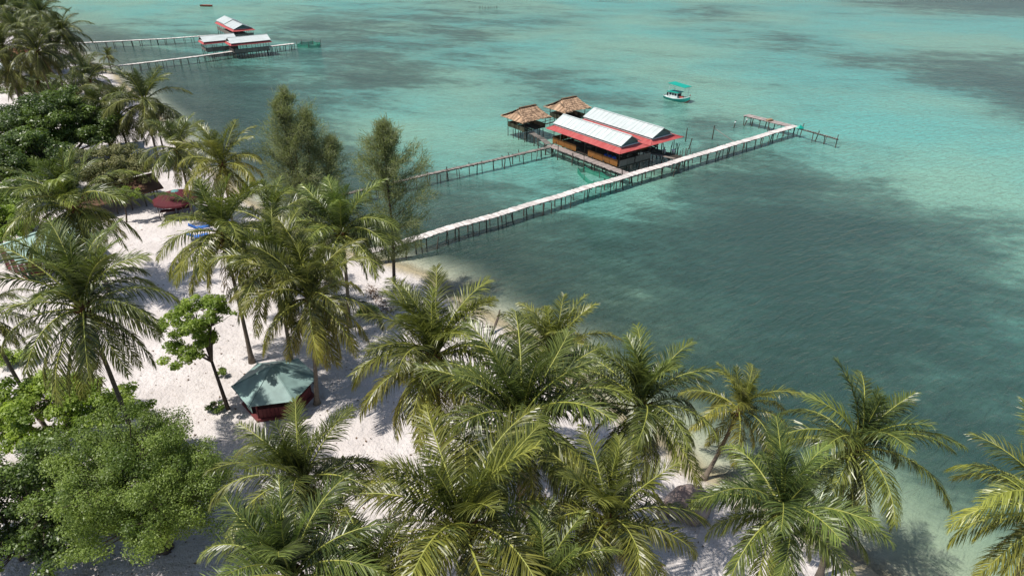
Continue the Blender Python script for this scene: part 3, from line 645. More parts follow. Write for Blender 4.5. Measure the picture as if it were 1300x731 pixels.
def skiff(px, py, label, mat, L=3.4, rz=0.3):
    p = P(px, py); T = thing('rowing_boat', label, 'boat', (p.x, p.y, 0), rz)
    b = MB(); rings = []
    for i in range(7):
        f = i/6; x = (f-.5)*L; hb = .75*math.sin(math.pi*(0.12+0.8*f))**0.7; rings += [(x,-hb,.55),(x,-hb*.6,.0),(x,0,-.15),(x,hb*.6,.0),(x,hb,.55)]
    b.add(rings, [(i*5+k,(i+1)*5+k,(i+1)*5+k+1,i*5+k+1) for i in range(6) for k in range(4)]+[(0,1,2,3,4),(34,33,32,31,30)])
    b.build('hull', M[mat], T, True)
    b = MB(); b.box(-.2,.1,-.6,.6,.35,.4); b.box(.8,1.0,-.5,.5,.35,.4); b.build('thwart', M['bleached'], T)
skiff(262, 8.5, 'small reddish rowing boat far off above the white pavilions', 'boat_red', 5.0, -0.2)
T = thing('stake_row', 'short row of fishing stakes far out in the sea near the top edge', 'fish trap', tuple(P(621, 11)))
for k in range(12): post(T, (k-6)*0.62, rng.uniform(-.4,.4), -3.0, rng.uniform(.5,1.0), .08, .05, 'stake')

# ------------------------------------------------------------------ coconut palms
def frond_mesh(a0, bend, seed, L=4.5, droop=0.35, vee=0.25, npairs=88, dry=False):
    r = random.Random(seed)
    n = 24; pts = [Vector((0,0,0))]; tans = []; side_c = r.uniform(-.25,.25)
    for i in range(n):
        s = (i+.5)/n; a = a0 - bend*s**1.25; az = side_c*s*s
        tans.append(Vector((math.cos(a)*math.cos(az), math.cos(a)*math.sin(az), math.sin(a)))); pts.append(pts[-1]+tans[-1]*(L/n))
    tw = r.uniform(-.5,.5)
    def at(s):
        f = min(max(s,0),.9999)*n; i = int(f); return pts[i].lerp(pts[i+1], f-i), tans[min(i,n-1)]
    rb = MB(); rb.tube([pts[i] for i in range(0,n+1,2)], [0.062*(1-.86*(i/n)**.8)*(1.5 if i == 0 else 1) for i in range(0,n+1,2)], 5, cap=False)
    b = MB(); g = Vector((0,0,-1))
    for k in range(npairs):
        s = 0.13 + 0.87*(k+.5)/npairs
        for sgn in (-1,1):
            if r.random() < (0.25 if dry else 0.03): continue
            p, t = at(min(.998, s+r.uniform(-.004,.004)))
            sv = Vector((0,0,1)).cross(t); sv = sv.normalized() if sv.length > .05 else Vector((0,1,0))
            nv = t.cross(sv).normalized()
            if nv.z < 0 and a0 > 0: nv = nv
            ang = tw*s; sv2 = sv*math.cos(ang)+nv*math.sin(ang); nv2 = nv*math.cos(ang)-sv*math.sin(ang)
            beta = R(72 - 40*s + r.uniform(-10,10)); ve = vee*(1-.5*s)+r.uniform(-.28,.28)
            d = (t*math.cos(beta) + (sv2*sgn*math.cos(ve) + nv2*math.sin(ve))*math.sin(beta)).normalized()
            ln = (0.48+0.62*math.sin(math.pi*min(1,(s-.08)*1.05))**.8) * (1-.35*max(0,s-.75)/.25) * r.uniform(.86,1.08)
            wd = 0.0165*(1+.4*math.sin(math.pi*s)); q = p; wv = d.cross(nv2).normalized()
            wv = (wv*math.cos(.5)+nv2*math.sin(.5)*r.choice((-1,1))).normalized()
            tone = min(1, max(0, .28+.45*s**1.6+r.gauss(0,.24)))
            vs = []; seg = 3; k_d = droop*r.uniform(.5,2.1)
            for j in range(seg+1):
                wj = wd*(.75,1.0,.8,.0)[j]
                if j < seg: vs += [q-wv*wj, q+wv*wj]
                else: vs.append(q)
                d = (d+g*k_d*(.35+.5*j)).normalized(); q = q+d*ln/seg
            b.add(vs, [(0,1,3,2),(2,3,5,4),(4,5,6)], 0, tone)
    return b.mesh('frond', M['frond_dry' if dry else 'frond']), rb.mesh('midrib', M['midrib_dry' if dry else 'midrib'], True)
CLS = [(85,26,.12,.55),(74,46,.18,.5),(62,66,.26,.4),(48,84,.34,.3),(34,92,.42,.2),(19,88,.48,.1),(3,78,.52,.0),(-14,64,.55,-.1),(-32,50,.55,-.12),(-52,32,.5,-.1)]
FR_ME = [[frond_mesh(R(a), R(bd), 100+i*10+v, droop=dr, vee=ve) for v in range(3)] for i, (a, bd, dr, ve) in enumerate(CLS)]
DRY_ME = [frond_mesh(R(a), R(bd), 900+i, droop=.6, vee=-.2, npairs=44, dry=True) for i, (a, bd) in enumerate(((-62,18),(-50,25)))]
def far_copy(pair):
    a = pair[0].copy(); a.materials.clear(); a.materials.append(M['frond_far']); return (a, pair[1])
FR_FAR = [[far_copy(p) for p in row] for row in FR_ME]
nb = MB()
for k in range(9):
    a = k*2.4; nb.lathe([(.02,-.13),(.10,-.06),(.12,.02),(.09,.10),(.02,.14)], 7, 0, (.34*math.cos(a)+.05, .34*math.sin(a), -.35-.12*(k % 3)))
nut_me = nb.mesh('coconut_bunch', M['coconut'], True)
fb = MB()
fb.lathe([(.16,-.7),(.22,-.45),(.26,-.1),(.20,.25),(.08,.6)], 9)
for k in range(14):
    a = k*2.4; fb.beam((.16*math.cos(a),.16*math.sin(a),-.25+.03*k),(.42*math.cos(a),.42*math.sin(a),-.1+.05*k),.13,.05)
sheath_me = fb.mesh('crown_sheath', M['fibre'])
def palm(crown, label, base=None, h=11.5, r=90, lean=(0,0), n=27, yaw=None, tilt=0.0, dry=1, wind=0.0, far=False, lo=0, hi=1.0):
    """crown: sighted crown centre; base: sighted trunk foot, or height h and lean (m)"""
    if base:
        bp = P(*base, 0.8); bp = P(*base, gz(bp.x, bp.y))
        v = (crown[1]-365.5)/FPX; t = (bp.y+lean[1])/(CS-v*SN); z = CAM_H-t*(SN+v*CS); top = P(crown[0], crown[1], z)
    else:
        top = P(crown[0], crown[1], h); bp = Vector((top.x-lean[0], top.y-lean[1], 0)); bp.z = gz(bp.x, bp.y)
    dep = (top.y*CS + (CAM_H-top.z)*SN); s0 = r*dep/FPX/4.15
    pr = random.Random(int(crown[0]*7+crown[1]*13))
    T = thing('coconut_palm', label, 'palm tree', bp, 0, 'coconut palms on the beach')
    tp = top-bp; H = tp.z
    mid = Vector((tp.x*.62, tp.y*.62, H*.42)) if Vector((tp.x,tp.y)).length > 1.2 else Vector((tp.x*.5+pr.uniform(-.25,.25), tp.y*.5+pr.uniform(-.25,.25), H*.5))
    path = []; rad = []
    for i in range(13):
        f = i/12; p = (Vector((0,0,-.25))*(1-f)**2+mid*2*f*(1-f)+tp*f*f) if i else Vector((0,0,-.3))
        path.append(p); rad.append((.155+.17*math.exp(-f*14)-.045*f)*(0.75+.25*min(1.3, s0)))
    b = MB(); b.tube(path, rad, 10); b.build('trunk', M['bark_palm'], T, True)
    s0 *= 1.13
    td = (path[-1]-path[-3]).normalized(); td = (td+Vector((0,0,1.2))).normalized()
    q = Vector((0,0,1)).rotation_difference(td).to_matrix().to_4x4()
    base_m = Matrix.Translation(tp) @ q
    o = obj('crown_sheath', sheath_me, T); o.matrix_basis = base_m @ Matrix.Scale(s0, 4)
    if not far:
        o = obj('coconut_bunch', nut_me, T); o.matrix_basis = base_m @ Matrix.Rotation(pr.uniform(0,6),4,'Z') @ Matrix.Scale(s0, 4)
    a = pr.uniform(0, 6.28) if yaw is None else yaw
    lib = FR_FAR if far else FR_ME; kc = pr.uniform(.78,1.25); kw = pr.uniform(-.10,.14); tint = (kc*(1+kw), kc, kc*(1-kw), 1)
    n = int(n*pr.uniform(1.2,1.5))
    for k in range(n):
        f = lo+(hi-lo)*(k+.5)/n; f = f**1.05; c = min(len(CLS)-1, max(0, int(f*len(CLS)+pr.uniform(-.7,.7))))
        lf, lr = lib[c][pr.randrange(3)]
        a += 2.399963+pr.uniform(-.22,.22)
        sz = s0*(0.80+.22*math.sin(math.pi*min(1,f*1.15)))*pr.uniform(.9,1.08)*(0.82 if c == 0 else 1)
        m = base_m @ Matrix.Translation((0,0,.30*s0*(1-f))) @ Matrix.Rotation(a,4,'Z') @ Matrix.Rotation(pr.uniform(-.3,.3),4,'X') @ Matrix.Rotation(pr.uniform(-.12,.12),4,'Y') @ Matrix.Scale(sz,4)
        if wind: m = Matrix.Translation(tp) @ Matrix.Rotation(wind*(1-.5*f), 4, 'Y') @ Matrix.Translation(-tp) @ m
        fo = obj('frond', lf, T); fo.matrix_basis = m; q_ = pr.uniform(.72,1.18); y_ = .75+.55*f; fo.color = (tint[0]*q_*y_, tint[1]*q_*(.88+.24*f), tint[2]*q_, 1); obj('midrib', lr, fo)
    for k in range(dry):
        lf, lr = DRY_ME[k % 2]; fo = obj('dry_frond', lf, T); fo['label'] = 'withered brown hanging frond'
        fo.matrix_basis = base_m @ Matrix.Rotation(pr.uniform(0,6.28),4,'Z') @ Matrix.Scale(s0*.8,4); obj('midrib', lr, fo)
    return T
PALMS = [
 dict(crown=(1083,572), base=(1040,734), lean=(0,.6), r=100, n=26, wind=.22, label='wind-bent coconut palm leaning over the clear shallows right of the bottom group', dry=1),
 dict(crown=(1335,655), h=11.5, r=120, lean=(1.2,.5), n=24, label='coconut palm cut off by the right edge of the picture', wind=.1),
 dict(crown=(992,654), h=10.5, r=106, lean=(-.6,.3), n=28, label='coconut palm in front of the wind-bent one, right of the brown boulder', dry=2),
 dict(crown=(937,522), base=(893,606), lean=(0,.8), r=66, n=20, label='slender leaning coconut palm rising from behind the brown boulder', wind=.06, hi=.85),
 dict(crown=(815,520), h=11.0, r=98, lean=(.4,.2), n=28, label='coconut palm at the water edge directly above the brown boulder', dry=2),
 dict(crown=(662,540), h=11.5, r=128, lean=(.3,.0), n=32, label='broad dark coconut palm in the very middle of the bottom grove', dry=1),
 dict(crown=(553,458), h=11.0, r=105, lean=(-.2,.4), n=32, label='dense coconut palm right of the sunlit sand, nearest the driftwood', dry=2),
 dict(crown=(703,452), h=9.5, r=76, lean=(.5,.2), n=24, label='smaller coconut palm at the shoreline behind the broad central one', hi=.8),
 dict(crown=(772,664), h=11.0, r=110, lean=(.2,-.2), n=29, label='coconut palm at the bottom edge just left of the brown boulder'),
 dict(crown=(590,672), h=11.8, r=145, lean=(.1,.3), n=30, label='largest spreading coconut palm at the bottom edge below the central palm', dry=1),
 dict(crown=(386,616), h=10.6, r=106, lean=(.2,.2), n=28, label='coconut palm in front of the green-roofed gazebo', dry=2),
 dict(crown=(476,742), h=10.5, r=104, lean=(0,.2), n=24, label='coconut palm cut off by the bottom edge left of the largest one'),
 dict(crown=(690,748), h=10.5, r=100, lean=(0,.2), n=24, label='coconut palm cut off by the bottom edge right of the largest one'),
 dict(crown=(372,738), h=12.2, r=130, lean=(0,.2), n=26, label='coconut palm cut off by the bottom edge beside the olive tree', lo=0, hi=.8),
 dict(crown=(395,382), base=(402,512), lean=(0,.2), r=86, n=30, label='coconut palm whose trunk rises just right of the gazebo roof', dry=2),
 dict(crown=(283,300), base=(320,460), lean=(0,.3), r=80, n=28, label='coconut palm with bare slanting trunk behind the gazebo roof', dry=1),
 dict(crown=(352,345), base=(374,486), lean=(0,.3), r=74, n=26, label='thin palm whose trunk crosses the gazebo roof'),
 dict(crown=(434,300), h=9.5, r=76, lean=(.4,.2), n=28, label='coconut palm between the two feathery casuarina trees', dry=1),
 dict(crown=(345,292), h=8.5, r=66, lean=(0,.2), n=20, label='smaller coconut palm tucked behind at the foot of the left casuarina'),
 dict(crown=(108,396), h=13.6, r=106, lean=(-.6,.4), n=32, label='big coconut palm left of the bright sand, below the mint roof', yaw=1.0, dry=1),
 dict(crown=(95,266), h=9.6, r=78, lean=(-.8,.2), n=30, label='coconut palm just above and behind the mint green roof', dry=2),
 dict(crown=(283,212), h=9.5, r=54, lean=(.3,0), n=24, label='coconut palm at the beach edge left of the left casuarina'),
 dict(crown=(226,192), h=9.0, r=46, lean=(.2,0), n=22, label='coconut palm standing behind the maroon canopy'),
 dict(crown=(184,132), h=9.0, r=48, lean=(.2,0), n=22, far=True, label='lone coconut palm leaning out at the shore above the dense dark tree'),
 dict(crown=(113,102), h=7.0, r=36, n=18, far=True, label='small coconut palm near the shore below the far lower pier'),
 dict(crown=(137,73), h=3.6, r=13, n=14, far=True, label='tiny young palm at the root of the far lower pier', hi=.75),
 dict(crown=(152,150), h=6.5, r=44, n=20, far=True, label='low coconut palm at the right rim of the dense dark tree'),
 dict(crown=(96,122), h=6.0, r=34, n=16, far=True, label='low ragged palm behind the dense dark tree', dry=2),
 dict(crown=(80,44), h=13, r=32, lean=(-1,0), n=24, far=True, label='palm nearest the water in the far upper left grove'),
 dict(crown=(48,68), h=12, r=36, n=26, far=True, label='foremost palm of the far upper left grove'),
 dict(crown=(52,20), h=14, r=28, n=24, far=True, label='tall palm at the top edge of the far left grove'),
 dict(crown=(22,42), h=13, r=30, n=24, far=True, label='palm in the middle of the far left grove'),
 dict(crown=(8,16), h=14, r=30, n=24, far=True, label='palm in the top left corner of the picture'),
 dict(crown=(30,4), h=14, r=26, n=22, far=True, label='rearmost palm of the far left grove, cut by the top edge'),
 dict(crown=(4,62), h=12, r=34, n=24, far=True, label='palm at the left edge above the white roofed sheds'),
 dict(crown=(48,104), h=5.0, r=26, n=18, far=True, label='low young palm in front of the white roofed sheds'),
 dict(crown=(66,62), h=11, r=30, n=22, far=True, label='palm leaning to the sea in front of the far left grove'),
 dict(crown=(12,88), h=9, r=30, n=22, far=True, label='palm standing before the white roofed shed at the left edge'),
 dict(crown=(30,24), h=12, r=30, n=24, far=True, label='dark palm filling the gap between the top corner palms'),
 dict(crown=(128,148), h=6.5, r=40, n=20, far=True, label='palm rising out of the top of the dense dark tree'),
 dict(crown=(200,160), h=5.5, r=26, n=16, far=True, label='low palm at the shore beside the lone shore palm'),
 dict(crown=(18,106), h=6, r=28, n=20, far=True, label='low palm at the left edge before the sand strip'),
 dict(crown=(104,84), h=5, r=24, n=18, far=True, label='low palm on the shore just left of the tiny young palm'),
 dict(crown=(-22,402), h=10.5, r=62, lean=(-1.6,.5), n=20, label='coconut palm mostly outside the left edge with slanting trunk'),
]
for p in PALMS: palm(**p)

# ------------------------------------------------------------------ broadleaf trees, casuarinas, shrubs
def leaf_mesh(name, mat, centers, radii, n, size, flat=0.6, seed=1, up=0.8, thin=1.0):
    g = np.random.default_rng(seed); C = np.array(centers); Rr = np.array(radii)
    wgt = Rr**2; pick = g.choice(len(C), n, p=wgt/wgt.sum())
    d = g.normal(size=(n,3)); d /= np.linalg.norm(d, axis=1)[:,None]; rr = g.random(n)**(1/2.2)
    pos = C[pick] + d*(rr*Rr[pick])[:,None]*np.array([1,1,flat])
    nrm = d*0.7 + g.normal(size=(n,3))*0.55 + np.array([0,0,up]); nrm /= np.linalg.norm(nrm, axis=1)[:,None]
    a = np.cross(nrm, g.normal(size=(n,3))); a /= np.linalg.norm(a, axis=1)[:,None]; b = np.cross(nrm, a)
    L = size*(0.65+0.7*g.random(n))[:,None]; W = L*0.52*thin
    V = np.stack([pos-a*L/2, pos+b*W/2+nrm*L*.06-a*L*.05, pos+a*L/2, pos-b*W/2+nrm*L*.06-a*L*.05], 1).reshape(-1,3)
    F = np.arange(4*n).reshape(n,4)
    me = bpy.data.meshes.new(name); me.vertices.add(4*n); me.vertices.foreach_set('co', V.ravel().astype(np.float32))
    me.loops.add(4*n); me.loops.foreach_set('vertex_index', F.ravel().astype(np.int32)); me.polygons.add(n); me.polygons.foreach_set('loop_start', np.arange(0,4*n,4,dtype=np.int32))
    ctone = g.normal(0, .24, len(C))
    tone = np.clip(0.42+ctone[pick]+g.normal(0,.2,n), 0, 1); at = me.attributes.new('tone','FLOAT','POINT'); at.data.foreach_set('value', np.repeat(tone,4).astype(np.float32))
    me.update(calc_edges=True); me.materials.append(mat); return me
def broadleaf(base, crown_c, crown_r, label, mat, nleaf, size, nclus=60, clus=0.8, seed=1, trunk_r=.16, bark='bark', lobes=None, cat='tree', name='broadleaf_tree', flat=0.6, stems=1, shell=0.35):
    """base: world foot; crown_c/r: world centre and radii"""
    r = random.Random(seed); T = thing(name, label, cat, base)
    bv = Vector(base); cc = Vector(crown_c)-bv; cr = Vector(crown_r)
    cl = []; rad = []
    LB = lobes or [((0,0,0), 1.0)]
    for i in range(nclus):
        (lo, ls) = LB[i % len(LB)]
        while True:
            d = Vector((r.gauss(0,1), r.gauss(0,1), r.gauss(0,1)))
            if d.length > 1e-3: break
        d.normalize()
        if d.z < -0.35: d.z *= .4
        f = (shell+(1-shell)*r.random())**0.6*r.uniform(.86,1.08)
        p = cc + Vector((lo[0]+d.x*cr.x*f*ls, lo[1]+d.y*cr.y*f*ls, lo[2]+d.z*cr.z*f*ls))
        cl.append(p); rad.append(clus*r.uniform(.6,1.25))
    b = MB()
    fork = Vector((cc.x*.35, cc.y*.35, max(.5, (cc.z-cr.z)*.75)))
    for s_ in range(stems):
        off = Vector((r.uniform(-.3,.3), r.uniform(-.3,.3), 0))*(s_ > 0)
        b.tube([Vector((0,0,-.3))+off, fork*.5+Vector((r.uniform(-.12,.12), r.uniform(-.12,.12), 0))+off*2, fork+off*3], [trunk_r*1.35, trunk_r*1.05, trunk_r*.85], 8)
    hubs = []
    for k in range(7):
        p = cl[k*len(cl)//7]; m = fork.lerp(p, .62)+Vector((r.uniform(-.3,.3), r.uniform(-.3,.3), r.uniform(0,.5)))
        b.tube([fork, fork.lerp(m,.5)+Vector((r.uniform(-.2,.2),r.uniform(-.2,.2),.25)), m], [trunk_r*.7, trunk_r*.5, trunk_r*.34], 6); hubs.append(m)
    for p in cl:
        hb = min(hubs, key=lambda h: (h-p).length); md = hb.lerp(p,.5)+Vector((r.uniform(-.15,.15),r.uniform(-.15,.15),-.1))
        b.tube([hb, md, p], [trunk_r*.28, trunk_r*.18, trunk_r*.07], 5, cap=False)
    b.build('trunk', M[bark], T, True)
    obj('crown', leaf_mesh('crown', M[mat], [tuple(c) for c in cl], rad, nleaf, size, flat, seed), T, 'stuff')
    return T
def gp(px, py): p = P(px, py, .9); return P(px, py, gz(p.x, p.y))
# big olive tree, lower left
c = P(184, 618, 6.0); broadleaf((c.x, c.y+.3, gz(c.x,c.y)), c, (4.7,4.4,4.6), 'large olive-green small-leaved tree filling the lower left corner', 'leaf_olive', 120000, .115, 340, .70, 11, .2, stems=3, shell=.15, flat=.75)
c = P(66, 522, 5.2); broadleaf((c.x-.4, c.y+.5, gz(c.x,c.y)), c, (5.6,3.4,2.3), 'bright green tree with clustered leaves behind the olive tree', 'leaf_bright', 26000, .23, 130, .68, 12, .17, flat=.45)
c = P(8, 650, 4.6); broadleaf((c.x-.4, c.y, gz(c.x,c.y)), c, (5.0,4.2,3.8), 'dark green tree at the left edge beside the olive tree', 'leaf_dark', 42000, .20, 200, .75, 13, .16)
base = gp(290, 519); v_ = (415-365.5)/FPX; cy0 = base.y-.4; tz = CAM_H-(cy0/(CS-v_*SN))*(SN+v_*CS); c = P(246, 412, tz)
broadleaf(base, c, (2.1,1.7,1.7), 'slim bright green tree with leaning trunk left of the gazebo', 'leaf_bright', 13000, .19, 96, .42, 14, .12, flat=.6, lobes=[((.5,0,1.0),1),((-1.0,-.6,-2.0),.8),((-.6,-.1,-1.3),.9),((1.5,0,.9),.8),((-.9,0,.3),.95),((.2,0,-.6),.8)])
c = P(72, 160, 6.4); broadleaf((c.x, c.y+1, gz(c.x,c.y)), c, (9.2,8.0,4.4), 'wide dense dark green tree at the left below the far grove', 'leaf_dark', 70000, .34, 300, 1.15, 15, .3, flat=.55)
c = P(12, 205, 6.0); broadleaf((c.x, c.y+1, gz(c.x,c.y)), c, (6.8,5.0,3.9), 'dark green tree at the left edge merging with the dense one', 'leaf_dark', 36000, .34, 170, 1.1, 35, .26, flat=.55)
c = P(138, 214, 5.5); broadleaf((c.x-.2, c.y+.5, gz(c.x,c.y)), c, (5.4,4.4,2.8), 'dusty brownish half-bare tree above the old brown roof', 'leaf_dusty', 20000, .26, 120, .85, 16, .17, flat=.5)
c = P(30, 248, 5.2); broadleaf((c.x-.5, c.y, gz(c.x,c.y)), c, (4.2,2.8,2.0), 'mid-green tree between the dense tree and the palm over the mint roof', 'leaf_olive', 14000, .26, 70, .8, 37, .16)
c = P(-6, 285, 5.0); broadleaf((c.x-.5, c.y, gz(c.x,c.y)), c, (3.9,2.6,2.4), 'bright green tree at the left edge overhanging the mint roof', 'leaf_bright', 16000, .25, 75, .75, 17, .16)
base = gp(160, 283); c = P(178, 252, 3.2); broadleaf(base, (base.x+.9, base.y+.4, 4.3), (1.6,1.2,1.0), 'sparse young tree with pale straight trunk before the old brown roof', 'leaf_bright', 1700, .2, 16, .45, 18, .09)
for (px,py,sx,sz,lab,mt,nl,seed) in ((466,402,.95,.55,'bright low shrub on the sand beside the seaweed line','leaf_bright',1700,21),(283,478,.5,.5,'small dark shrub at the left rim of the gazebo roof','leaf_olive',500,22),
        (275,521,.6,.35,'low dark weeds at the foot of the leaning tree','leaf_dark',700,23),(198,208,.8,.45,'low shrub on the sand below the lone shore palm','leaf_olive',800,24),
        (85,78,1.6,.7,'scrub around the foot of the far shore palm','leaf_olive',1500,25),(118,92,2.2,.9,'dusty scrub on the shore near the far lower pier','leaf_dusty',2200,26),(140,120,2.6,1.1,'pale dry scrub behind the lone shore palm','leaf_dusty',2600,27),
        (22,462,1.6,1.0,'bright low bush between the big palm and the left edge','leaf_bright',3200,29),(60,118,4.0,1.6,'dense green scrub along the sand strip above the dense tree','leaf_olive',5200,31),(128,236,2.2,1.3,'green bush at the back of the old brown roof','leaf_dark',3000,33),(118,350,1.4,.9,'green bush between the mint roof and the sandy path','leaf_olive',3000,34),(20,118,3.0,.8,'yellowish low scrub at the left edge behind the dense tree','leaf_olive',2200,28)):
    g0 = gp(px, py); broadleaf(g0, g0+Vector((0,0,sz*.9)), (sx,sx*.8,sz), lab, mt, nl, .16 if py > 150 else .26, 14, sx*.42, seed, .03, cat='shrub', name='shrub')

def casuarina(base, h, rx, label, seed, n=16000, lean=(0,0), start=.22, extra=None):
    r = random.Random(seed); g = np.random.default_rng(seed); T = thing('casuarina_tree', label, 'tree', base)
    b = MB(); anchors = []; stems = [((0,0), h, rx, lean)] + (extra or [])
    for (ox,oy), hh, rr, ln in stems:
        path = [Vector((ox*min(1,f*3)+ln[0]*f*f+.12*math.sin(f*7+seed), oy*min(1,f*3)+ln[1]*f*f, hh*f)) for f in [i/14 for i in range(15)]]; path[0].z = -.3
        b.tube(path, [.15*(1-.93*i/14)*hh/14+.012 for i in range(15)], 7)
        nb_ = 78
        for k in range(nb_):
            f = start+(1-start)*(k+.5)/nb_; i = min(13, int(f*14)); p = path[i].lerp(path[i+1], f*14-i)
            prof = (math.sin(math.pi*min(1,(f-start+.08)/(1-start+.05))**.75)*.95+.06)
            L = rr*prof*r.choice((.5,.75,.95,1.1,1.3)); az = r.uniform(0,6.283); el = R(r.uniform(2,38)+30*f)
            q = p; d = Vector((math.cos(az)*math.cos(el), math.sin(az)*math.cos(el), math.sin(el))); pts = [q]
            for j in range(4): q = q+d*L/4; pts.append(q.copy()); d = (d+Vector((r.uniform(-.15,.15),r.uniform(-.15,.15),r.uniform(-.1,.16)))).normalized()
            b.tube(pts, [.028,.022,.016,.011,.006], 4, cap=False)
            for j in range(1,5):
                for e in range(1+2*j): anchors.append((pts[j].lerp(pts[j-1], r.random()), (.35+.65*j/4), d.copy()))
    b.build('trunk', M['bark'], T, True)
    A = np.array([tuple(a[0]) for a in anchors]); D = np.array([tuple(a[2]) for a in anchors])
    pk = g.integers(0, len(A), n); p0 = A[pk]+g.normal(size=(n,3))*.27
    d = D[pk]*.8+g.normal(size=(n,3))*.55+np.array([0,0,.15]); d /= np.linalg.norm(d,axis=1)[:,None]
    L = (.28+.38*g.random(n))[:,None]; d2 = d+np.array([0,0,-.4]); d2 /= np.linalg.norm(d2,axis=1)[:,None]
    wv = np.cross(d, g.normal(size=(n,3))); wv /= np.linalg.norm(wv,axis=1)[:,None]; wv *= .016
    p1 = p0+d*L*.6; p2 = p1+d2*L*.5
    V = np.stack([p0-wv,p0+wv,p1+wv,p1-wv,p2],1).reshape(-1,3); me = bpy.data.meshes.new('crown')
    base_i = np.arange(n)*5; quads = np.stack([base_i,base_i+1,base_i+2,base_i+3],1); tris = np.stack([base_i+3,base_i+2,base_i+4],1)
    me.from_pydata(V.tolist(), [], quads.tolist()+tris.tolist())
    at = me.attributes.new('tone','FLOAT','POINT'); at.data.foreach_set('value', np.repeat(np.clip(.5+g.normal(0,.25,n),0,1),5).astype(np.float32))
    me.materials.append(M['needle']); obj('crown', me, T, 'stuff'); return T
bs = gp(503, 372); casuarina(bs, 16.0, 4.6, 'slender feathery casuarina standing at the root of the long white pier', 5, 20000, lean=(.3,.6))
bs = Vector((-23.5, 72.0, 0)); bs.z = gz(bs.x, bs.y); casuarina(bs, 16.0, 5.2, 'bushy twin-topped casuarina left of the slender one', 9, 46000, lean=(-.4,.4), start=.06, extra=[((2.2,.3), 11.0, 3.8, (1.8,0)), ((-.4,.2), 14.8, 4.6, (-.9,0)), ((.9,.2), 13.8, 4.6, (.7,0))])

# ------------------------------------------------------------------ beach buildings and things
def gazebo():
    c = P(349, 484, 2.7); g0 = gz(c.x, c.y)
    T = thing('gazebo', 'hexagonal beach gazebo with weathered teal metal roof and maroon walls', 'gazebo', (c.x, c.y, g0), R(12))
    n = 6; ro = 3.05; re = 2.35; ez = 1.75; az = 3.15
    pt = lambda r, k, z: (r*math.cos(2*math.pi*k/n), r*math.sin(2*math.pi*k/n), z)
    for k in range(n):
        b = MB(); vs, fs = slab([pt(ro,k,ez), pt(ro,k+1,ez), pt(.05,k+1,az), pt(.05,k,az)], .04); b.add(vs, fs); b.build('roof_panel', M['teal_roof'], T)
        b = MB(); b.beam(Vector(pt(ro,k,ez+.02)), Vector(pt(.05,k,az+.02)), .09, .05); b.build('ridge_cap', M['teal_roof'], T)
        b = MB(); b.tube([pt(re,k,0),pt(re,k,ez+.3)], .07, 7); b.build('post', M['maroon'], T)
        if k != 3:
            b = MB()
            a_, c_ = Vector(pt(re,k+.04,0)), Vector(pt(re,k+.96,0))
            for q in range(8): b.beam(a_.lerp(c_,q/8)+Vector((0,0,.62)), a_.lerp(c_,(q+.9)/8)+Vector((0,0,.62)), .05, .75)
            b.build('wall_panel', M['maroon'], T)
    b = MB(); b.lathe([(re+.25,0),(re+.25,.18),(re+.1,.2)], 6); b.build('floor', M['maroon'], T)
    b = MB(); b.lathe([(.16,0),(.12,.12),(.02,.22)], 8, 0, (0,0,az)); b.build('finial', M['teal_roof'], T)
    b = MB(); q = [Vector(pt(re-.12,3.3,.25)), Vector(pt(re-.12,3.7,.25))]
    b.add([q[0],q[1],q[1]+Vector((0,0,1.25)),q[0]+Vector((0,0,1.25))],[(0,1,2,3)]); b.build('door_curtain', M['mint_roof'], T)
gazebo()
def shed(pts_e, ridge, wall_h, roofm, wallm, label, name='beach_house', cat='house', posts=True, colm='bleached', th=.05, walls=True):
    """four eave corners (world, ccw) and two ridge ends"""
    cx = sum(p[0] for p in pts_e)/4; cy_ = sum(p[1] for p in pts_e)/4; g0 = gz(cx, cy_)
    T = thing(name, label, cat, (cx, cy_, g0)); o_ = Vector((cx, cy_, g0)); E = [Vector(p)-o_ for p in pts_e]; K = [Vector(p)-o_ for p in ridge]
    for q in ([E[0],E[1],K[1],K[0]],[E[2],E[3],K[0],K[1]]):
        b = MB(); vs, fs = slab(q, th); b.add(vs, fs); b.build('roof_slope', M[roofm], T)
    b = MB(); b.beam(K[0]+Vector((0,0,.02)), K[1]+Vector((0,0,.02)), .3, .06); b.build('ridge_cap', M[roofm], T)
    ctr = (E[0]+E[1]+E[2]+E[3])/4
    I = [ctr+(e-ctr)*.82 for e in E]
    for k in range(4):
        a_, c_ = I[k].copy(), I[(k+1) % 4].copy(); zt = min(a_.z, c_.z)-.08; a_.z = c_.z = zt/2-.1
        if walls: b = MB(); b.beam(a_, c_, .1, zt+.2); b.build('wall', M[wallm], T)
        if posts:
            n = max(2, round((c_-a_).length/1.7))
            for j in range(n):
                p = a_.lerp(c_, j/n); outw = Vector((p.x-ctr.x, p.y-ctr.y, 0)).normalized()*.12
                b = MB(); b.beam(Vector((p.x,p.y,-.2))+outw, Vector((p.x,p.y,zt-.02))+outw, .12); b.build('column', M[colm], T)
        if walls and k in (1, 3):
            kk = K[1] if k == 1 else K[0]; b = MB(); kz = Vector((kk.x,kk.y,kk.z-.12)); kz = kz.lerp(ctr,.12); p0 = I[k]; p1 = I[(k+1) % 4]
            nn = (p1-p0).cross(Vector((0,0,1))).normalized()*.03
            vs = [Vector((p0.x,p0.y,zt)), Vector((p1.x,p1.y,zt)), Vector((kz.x,kz.y,kz.z-.15))]
            b.add([v+nn for v in vs]+[v-nn for v in vs],[(0,1,2),(5,4,3),(0,3,4,1),(1,4,5,2),(2,5,3,0)]); b.build('gable', M[wallm], T)
    return T
